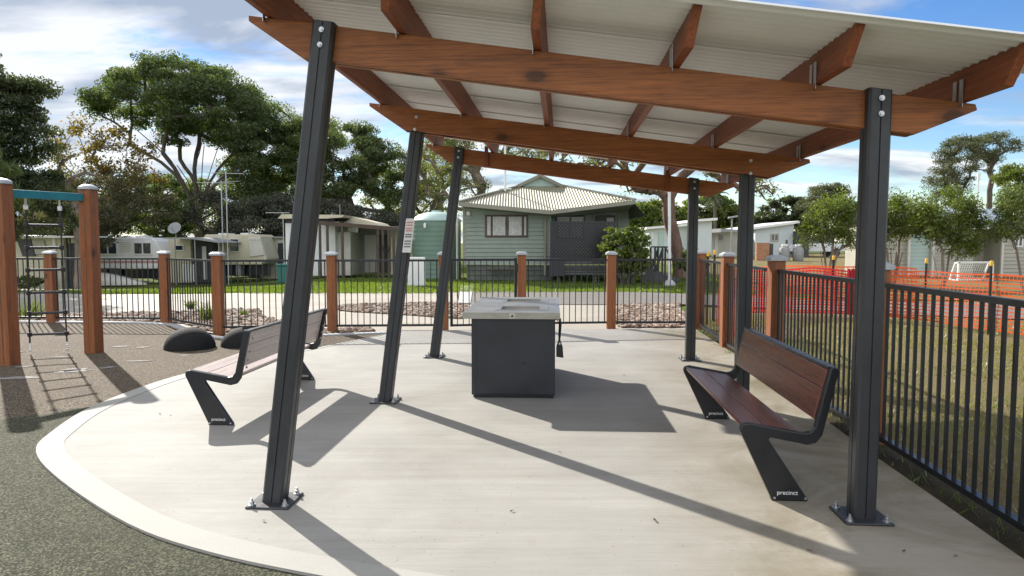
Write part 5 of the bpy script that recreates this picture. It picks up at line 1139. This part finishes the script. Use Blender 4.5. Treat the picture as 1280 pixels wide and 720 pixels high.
# cream hut behind
Ch = thing('cream_hut', 'cream hut with a dark door between the cream caravan and white shed', 'hut', (cxx(343, 38), 38, -.5))
MB().box((cxx(326, 38), 38, -.5), (cxx(353, 38), 40, zc_(297.5, 38))).build('wall', M['cream'], Ch, root=Ch); MB().box((cxx(325, 38), 37.7, zc_(297.4, 38)), (cxx(357, 38), 40.2, zc_(295.8, 38))).build('roof', M['grey'], Ch, root=Ch)
window(Ch, Ch, cxx(330, 38), cxx(341, 38), zc_(320, 38), zc_(300.5, 38), 37.99, 1, 'darkgrey', .05)
MB().box((cxx(347.5, 38), 37.93, -.45), (cxx(355, 38), 37.98, zc_(304, 38))).build('door', M['dark'], Ch, root=Ch); MB().box((cxx(347.5, 38), 37.92, zc_(303.8, 38)), (cxx(355, 38), 37.985, zc_(299.5, 38))).build('transom', M['curtain'], Ch, root=Ch)
# cream cabin at the far edge
Ye = 30; ex = lambda p: at(p, 300, Ye)[0]; ez = lambda p: at(640, p, Ye)[2]; ge = gz(ex(60), Ye)-.05
Cb = thing('cream_cabin', 'low cream cabin with a white roof edge and dark propped-open flap', 'cabin', (ex(60), Ye, ge))
boards(ex(-40), ex(79), ge, ez(296), Ye, .14, .012).build('wall', M['cream'], Cb, root=Cb)
MB().box((ex(-40), Ye+.032, ge), (ex(79), Ye+.8, ez(296))).build('wall', M['cream'], Cb, root=Cb)
MB().box((ex(79.2), Ye+.2, ge), (ex(112), Ye+.5, ez(297))).build('wall', M['darkgrey'], Cb, root=Cb)
MB().prism([(ex(-45), ez(296)), (ex(80), ez(297.4)), (ex(118), ez(296.8)), (ex(118), ez(295.2)), (ex(60), ez(294.6)), (ex(-45), ez(292.4))], (Ye-.5, Ye+1), lambda u, v, t: (u, t, v)).build('roof', M['white'], Cb, root=Cb)
MB().prism([(ex(23), ez(299)), (ex(40), ez(299)), (ex(45), ez(320)), (ex(29), ez(320))], (Ye-.10, Ye-.03), lambda u, v, t: (u, t, v)).build('open_flap', M['darkgrey'], Cb, root=Cb)
MB().prism([(ex(41), ez(300)), (ex(56), ez(300)), (ex(59), ez(317)), (ex(45), ez(318))], (Ye-.08, Ye-.03), lambda u, v, t: (u, t, v)).build('blind', M['beige'], Cb, root=Cb)
MB().box((ex(66), Ye-.05, ge), (ex(70), Ye-.022, ez(298))).build('corner_post', M['white'], Cb, root=Cb)
MB().box((ex(83), Ye+.1, ez(304)), (ex(97), Ye+.19, ez(298))).build('fascia_panel', M['cream'], Cb, root=Cb)
for q in (92, 102, 117.5): MB().box((ex(q)-.03, Ye-.3, ge), (ex(q)+.03, Ye-.24, ez(296.4))).build('verandah_post', M['cream' if q > 110 else 'darkgrey'], Cb, root=Cb)
tree('bare_tree', 'leaning pale bare trunk in front of the cream cabin', (ex(96, ) if False else at(95, 310, 27)[0], 27), 3.1, .13, [(.3, 0, 4.6, 1.0, .8, .8, 9), (-.6, 0, 4.2, .8, .6, .5, 5)], G['brown'], M['barkpale'], 0.120, 0.046, 26, .5, lean=(.12, 0), seed=41, bend=.24)
tree('low_hedge', 'low green hedge along the foot of the cream cabin', (at(24, 310, 28.6)[0], 28.6), .1, .03, [(0, 0, .28, 1.1, .4, .25, 40)], G['mid'], M['bark'], .12, .06, 50, .2, cat='hedge', seed=42)
# dishes and antennas
def dish(px, py, Y, rpx, lab, zbase, poleh=None):
    c = at(px, py, Y); r = rpx*Y/880; T = thing('satellite_dish', lab, 'satellite dish', (c[0], c[1], zbase))
    MB().tube([(0, .1, 0), (0, .1, c[2]-zbase)], .03, 8).build('mast', M['grey'], T)
    prof = [(r*t, .18*r*t*t) for t in np.linspace(0.01, 1, 8)]; m = MB(); m.lathe(prof, (0, 0, 0), 28); m.lathe([(a, b-.012) for a, b in prof], (0, 0, 0), 28)
    o = m.build('reflector', M['grey'], T, smooth=True); o.matrix_local = Matrix.Translation((0, 0, c[2]-zbase)) @ Matrix.Rotation(R(62), 4, 'X') @ Matrix.Rotation(R(0), 4, 'Z')
    f = MB(); f.tube([(0, -.05, c[2]-zbase-r*.8), (0, -r*.9, c[2]-zbase+.02)], .015, 6); f.lathe([(.03, -.04), (.045, 0), (.03, .04)], (0, -r*.9, c[2]-zbase+.03), 8); f.build('feed_arm', M['grey'], T)
dish(218.5, 285.5, 36.5, 8, 'grey satellite dish above the annexe roof', .8)
dish(117, 281, 33, 8.5, 'grey satellite dish half hidden by the taller play post', -.3)
def yagi(T, c, Ln, n, zr, ang=0):
    m = MB(); ca, sa = math.cos(ang), math.sin(ang); m.tube([(c[0]-Ln/2*ca, c[1]-Ln/2*sa, c[2]), (c[0]+Ln/2*ca, c[1]+Ln/2*sa, c[2])], .018, 6)
    for i in range(n):
        t = -Ln/2+Ln*i/(n-1); e = .5-.25*i/n; p = (c[0]+t*ca, c[1]+t*sa, c[2]); m.tube([(p[0]-e*sa*.6-e*.25, p[1]+e*ca, p[2]+.04), (p[0]+e*sa*.6+e*.25, p[1]-e*ca, p[2]-.04)], .012, 5)
    m.build('aerial', M['galv'], T)
for px, lab, top_, k in ((279.5, 'thin antenna mast with comb aerial, left of its twin by the cream caravan', 226, 1), (285.5, 'thin antenna mast with comb aerial, right of its twin by the cream caravan', 214, 0)):
    c = at(px, 340, 34); zt_ = at(px, top_, 34)[2]; z0_ = gz(c[0], 34)-.05; T = thing('antenna_mast', lab, 'antenna', (c[0], 34, z0_), 0, 'antenna masts by the cream caravan')
    MB().tube([(0, 0, 0), (0, 0, zt_-z0_)], .03, 6).build('mast', M['galv'], T); yagi(T, (-.3 if k else .0, 0, zt_-z0_-.1), 1.6, 9, 0, .35)
    if not k: yagi(T, (.2, 0, zt_-z0_-.5), 1.1, 7, 0, -.5)
c = at(354.5, 300, 32); T = thing('antenna_mast', 'thin antenna mast beside the white shed corner', 'antenna', (c[0], 32, -.2)); MB().tube([(0, 0, 0), (0, 0, at(354, 266, 32)[2]+.2)], .02, 6).build('mast', M['galv'], T); yagi(T, (-.25, 0, at(354, 266, 32)[2]+.2), 1.0, 7, 0, .2)
# white cabins far right of the house
def cabin(label, px0, px1, pyt0, pyt1, Y, depth, wcol, roofdx=(0, 0), group='white cabins beyond the lawn'):
    X = lambda p: at(p, 300, Y)[0]; Z = lambda p: at(640, p, Y)[2]; g0 = gz(X(px0), Y)-.05
    T = thing('cabin', label, 'cabin', (X((px0+px1)/2), Y, g0), 0, group)
    MB().prism([(X(px0), g0), (X(px1), g0), (X(px1), Z(pyt1)), (X(px0), Z(pyt0))], (Y, Y+depth), lambda u, v, t: (u, t, v)).build('wall', wcol, T, root=T)
    MB().prism([(X(px0)-.3, Z(pyt0)+.003), (X(px1)+.3, Z(pyt1)+.003), (X(px1)+.3, Z(pyt1)+.2), (X(px0)-.3, Z(pyt0)+.2)], (Y-.5, Y+depth+.3), lambda u, v, t: (u, t, v)).build('roof', M['white'], T, root=T)
    return T, X, Z, g0
CW = paint('pale_blue_white', (.60, .66, .66), .6, 0, .05, 1)
T, X, Z, g0 = cabin('white cabin seen behind the bare-limbed tree with a pale green door', 811, 862, 287, 282, 58, 6, CW)
MB().box((X(823), 57.9, g0), (X(829.5), 57.97, Z(290))).build('door', M['tanktop'], T, root=T)
for a in (814, 833): window(T, T, X(a), X(a+2.5), Z(299), Z(290), 57.98, 0, 'white', .08)
T, X, Z, g0 = cabin('tall white cabin end wall right beside the far upright post', 872, 889.5, 277.5, 275.5, 56, 6, CW)
T, X, Z, g0 = cabin('low white cabin under a grey verandah between two taller cabins', 889, 922, 291, 290, 62, 5, M['offwhite'])
window(T, T, X(899), X(903), Z(300), Z(294), 61.98, 0, 'grey', .08); MB().box((X(893), 61.9, g0), (X(897), 61.97, Z(296))).build('door', M['white'], T, root=T)
MB().prism([(X(886), Z(291)), (X(915), Z(290)), (X(915), Z(288.6)), (X(886), Z(286.5))], (58.5, 61.9), lambda u, v, t: (u, t, v)).build('verandah_roof', M['grey'], T, root=T)
T, X, Z, g0 = cabin('white cabin with a rising skillion roof and one small window', 944, 992, 287, 279, 60, 8, CW)
window(T, T, X(963), X(973), Z(301.5), Z(292), 59.98, 1, 'beige', .1); MB().box((X(991), 58, g0), (X(999), 62, Z(290))).build('side_porch', M['darkgrey'], T, root=T)
# street light
c = at(914, 320, 50); T = thing('street_light', 'small solar street light in front of the white cabins', 'street light', (c[0], 50, gz(c[0], 50)-.05))
MB().tube([(0, 0, 0), (0, 0, at(914, 276, 50)[2])], .06, 8).build('pole', M['grey'], T); MB().bar((-.25, 0, at(914, 275, 50)[2]), (.55, 0, at(914, 272.6, 50)[2]), .4, .12).build('lamp_head', M['grey'], T, bev=.03)
# brick enclosure and gas cylinders
Yg = 50; gx_ = lambda p: at(p, 300, Yg)[0]; gzz = lambda p: at(640, p, Yg)[2]; g0 = gz(gx_(970), Yg)-.05
T = thing('brick_enclosure', 'low orange brick wall beside two gas cylinders', 'wall', (gx_(955), Yg, g0))
o = MB().box((gx_(946), Yg, g0), (gx_(962), Yg+.25, gzz(304.5))).build('front_wall', M['brick'], T, root=T); MB().box((gx_(962.2), Yg+.8, g0), (gx_(972), Yg+1, gzz(304.5))).build('return_wall', M['darkgrey'], T, root=T); MB().box((gx_(945.5), Yg-.03, gzz(304.4)), (gx_(962.5), Yg+.28, gzz(303.4))).build('coping', M['brick'], T, root=T)
for px, lab in ((975.5, 'grey gas cylinder next to the brick wall'), (992.5, 'grey gas cylinder standing farther from the brick wall')):
    T = thing('gas_cylinder', lab, 'gas cylinder', (gx_(px), Yg-.8, g0), 0, 'gas cylinders by the brick wall'); zt_ = gzz(308)-g0
    MB().lathe([(.33, 0), (.36, .06), (.36, zt_-.25), (.32, zt_-.1), (.18, zt_-.02), (.1, zt_)], (0, 0, 0), 20).build('body', M['galv'] if False else M['grey'], T, smooth=True); MB().lathe([(.2, zt_), (.2, zt_+.16), (.17, zt_+.17), (.17, zt_)], (0, 0, 0), 16).build('collar', M['white'], T, smooth=True)
m = MB(); m.box((gx_(979.5), Yg-.4, g0), (gx_(982), Yg-.3, gzz(300))); tag(m.build('bollard', M['darkgrey']), 'dark post between the two gas cylinders', 'bollard')
m = MB(); c = at(961, 330, 30); m.tube([(c[0], 30, -.05), (c[0], 30, .85)], .06, 8); tag(m.build('marker_post', M['grey']), 'short grey marker post on the dry lawn', 'post')
# parked ute
Yu = 60; ux = lambda p: at(p, 300, Yu)[0]; g0 = gz(ux(1015), Yu)-.05; Cx = ux(1018)
T = thing('parked_car', 'white four-wheel-drive parked beyond the round lawn tree', 'car', (Cx, Yu, g0), R(180))
def carprism(poly, y0_, y1_, nm, mt, par, bev=.04): return MB().prism(poly, (y0_, y1_), lambda u, v, t: (u, t, v)).build(nm, mt, par, bev=bev)
body = carprism([(-2.4, .45), (2.4, .45), (2.45, .75), (2.3, 1.02), (1.1, 1.12), (-2.4, 1.12)], -.9, .9, 'body', M['carw'], T, .06)
cab = carprism([(-1.5, 1.125), (1.15, 1.125), (.5, 1.78), (-1.2, 1.80)], -.78, .78, 'cab', M['carw'], T, .05)
for y_ in (-.785, .785):
    carprism([(-1.3, 1.2), (-.35, 1.2), (-.35, 1.68), (-1.12, 1.68)], y_-.008, y_+.008, 'window', M['glass'], T, 0); carprism([(-.25, 1.2), (.92, 1.2), (.44, 1.68), (-.25, 1.68)], y_-.008, y_+.008, 'window', M['glass'], T, 0)
MB().add([(1.12, -.66, 1.2), (1.12, .66, 1.2), (.62, .6, 1.7), (.62, -.6, 1.7), (1.09, -.66, 1.19), (1.09, .66, 1.19), (.59, .6, 1.69), (.59, -.6, 1.69)], [(0,1,2,3),(4,7,6,5),(0,3,7,4),(1,5,6,2),(0,4,5,1),(3,2,6,7)]).build('windscreen', M['glass'], T)
for x_ in (-1.45, 1.5):
    for y_ in (-.8, .8):
        wv = MB().lathe([(.22, -.11), (.36, -.11), (.38, -.07), (.38, .07), (.36, .11), (.22, .11)], (0, 0, 0), 20).build('wheel', M['darkgrey'], T); wv.matrix_local = Matrix.Translation((x_, y_, .38)) @ Matrix.Rotation(R(90), 4, 'X')
        rm = MB().lathe([(0, -.105), (.2, -.1), (.22, -.08), (.22, .08), (.2, .1), (0, .105)], (0, 0, 0), 16).build('rim', M['galv'], wv)
for y_ in (-.62, .62): MB().box((2.38, y_-.16, .78), (2.46, y_+.16, .95)).build('headlight', M['curtain'], T)
MB().box((2.41, -.85, .42), (2.5, .85, .62)).build('bumper', M['darkgrey'], T, bev=.02)
# beige house on the right
Yb = 31; bx_ = lambda p: at(p, 300, Yb)[0]; bz = lambda p: at(640, p, Yb)[2]; g0 = gz(bx_(1200), Yb)-.05
T = thing('weatherboard_house', 'beige weatherboard house with a bluish metal roof behind the lawn trees', 'house', (bx_(1200), Yb, g0))
boards(bx_(1100), bx_(1217), g0+.05, bz(283), Yb, .17).build('wall', M['beige'], T, root=T)
MB().box((bx_(1100), Yb+.032, g0), (bx_(1217), Yb+3.2, bz(283))).build('wall', M['beige'], T, root=T)
boards(bx_(1217), bx_(1249), g0+.05, bz(283), Yb+1.0, .17).build('wall', M['beige'], T, root=T)
MB().box((bx_(1217), Yb+1.035, g0), (bx_(1249), Yb+3.2, bz(283))).build('wall', M['beige'], T, root=T)
boards(bx_(1249), bx_(1330), g0+.05, bz(283), Yb-.2, .17).build('wall', M['beige'], T, root=T)
MB().box((bx_(1249), Yb-.165, g0), (bx_(1330), Yb+3.2, bz(283))).build('wall', M['beige'], T, root=T)
MB().box((bx_(1136), Yb-.03, g0+.05), (bx_(1161), Yb-.019, bz(292))).build('roller_door', M['tanktop'], T, root=T)
m = MB()
for q in (1132, 1162, 1248): m.box((bx_(q), Yb-.24, g0), (bx_(q)+.1, Yb-.15, bz(283)))
m.each('corner_board', M['offwhite'], T, root=T)
window(T, T, bx_(1229), bx_(1240), bz(309), bz(297.5), Yb+.98, 1, 'darkgrey', .07)
window(T, T, bx_(1262), bx_(1274), bz(309), bz(297), Yb-.22, 1, 'white', .07)
corrug([(bx_(1096), Yb-.5, bz(283.5)), (bx_(1335), Yb-.5, bz(283.5))], [(bx_(1096), Yb+1.6, bz(259)), (bx_(1335), Yb+1.6, bz(259))], .15, .02).build('roof', M['bluemetal'], T, root=T)
corrug([(bx_(1096), Yb+3.5, bz(283.5)), (bx_(1335), Yb+3.5, bz(283.5))], [(bx_(1096), Yb+1.6, bz(259)), (bx_(1335), Yb+1.6, bz(259))], .15, .02).build('roof', M['bluemetal'], T, root=T)
MB().bar((bx_(1096), Yb-.55, bz(285)), (bx_(1335), Yb-.55, bz(285)), .12, .14).build('gutter', M['white'], T, root=T)
m = MB(); m.box((bx_(1217), Yb-.5, bz(285)-.02), (bx_(1249), Yb+1.0, bz(285)+.02)); m.build('soffit', M['offwhite'], T, root=T)
c = at(1223, 230, 40); m = MB(); m.tube([(c[0], 40, 0), (c[0], 40, at(1223, 217, 40)[2])], .04, 6); m.tube([(c[0], 40, at(1223, 225, 40)[2]), (c[0], 40, at(1223, 216, 40)[2])], .09, 8); tag(m.build('antenna_mast', M['white']), 'thin white mast with a thick tip above the beige house', 'mast')
# small goal
c = at(1219, 345, 27.5); T = thing('football_goal', 'small white goal with a net on the dry lawn', 'goal', (c[0], 27.5, gz(c[0], 27.5)-.05))
wd, ht, dp_ = .66, .74, .55; m = MB()
for sx_ in (-1, 1): m.bar((sx_*wd, 0, 0), (sx_*wd, 0, ht), .07, .07); m.bar((sx_*wd, 0, ht-.02), (sx_*wd, dp_*.4, ht-.02), .05, .05); m.bar((sx_*wd, dp_*.4, ht-.02), (sx_*wd, dp_, .03), .05, .05); m.bar((sx_*wd, 0, .03), (sx_*wd, dp_, .03), .05, .05)
m.bar((-wd-.035, 0, ht), (wd+.035, 0, ht), .07, .07); m.bar((-wd, dp_, .03), (wd, dp_, .03), .05, .05); m.build('goal_frame', M['white'], T)
m = MB()
for i in range(16): x_ = -wd+2*wd*i/15; m.bar((x_, dp_*.4, ht-.02), (x_, dp_, .03), .008, .008, (0, 1, 0))
for i in range(8): t = i/7; m.bar((-wd, dp_*.4+dp_*.6*t, ht-.02-(ht-.05)*t), (wd, dp_*.4+dp_*.6*t, ht-.02-(ht-.05)*t), .008, .008)
m.build('net', M['white'], T)
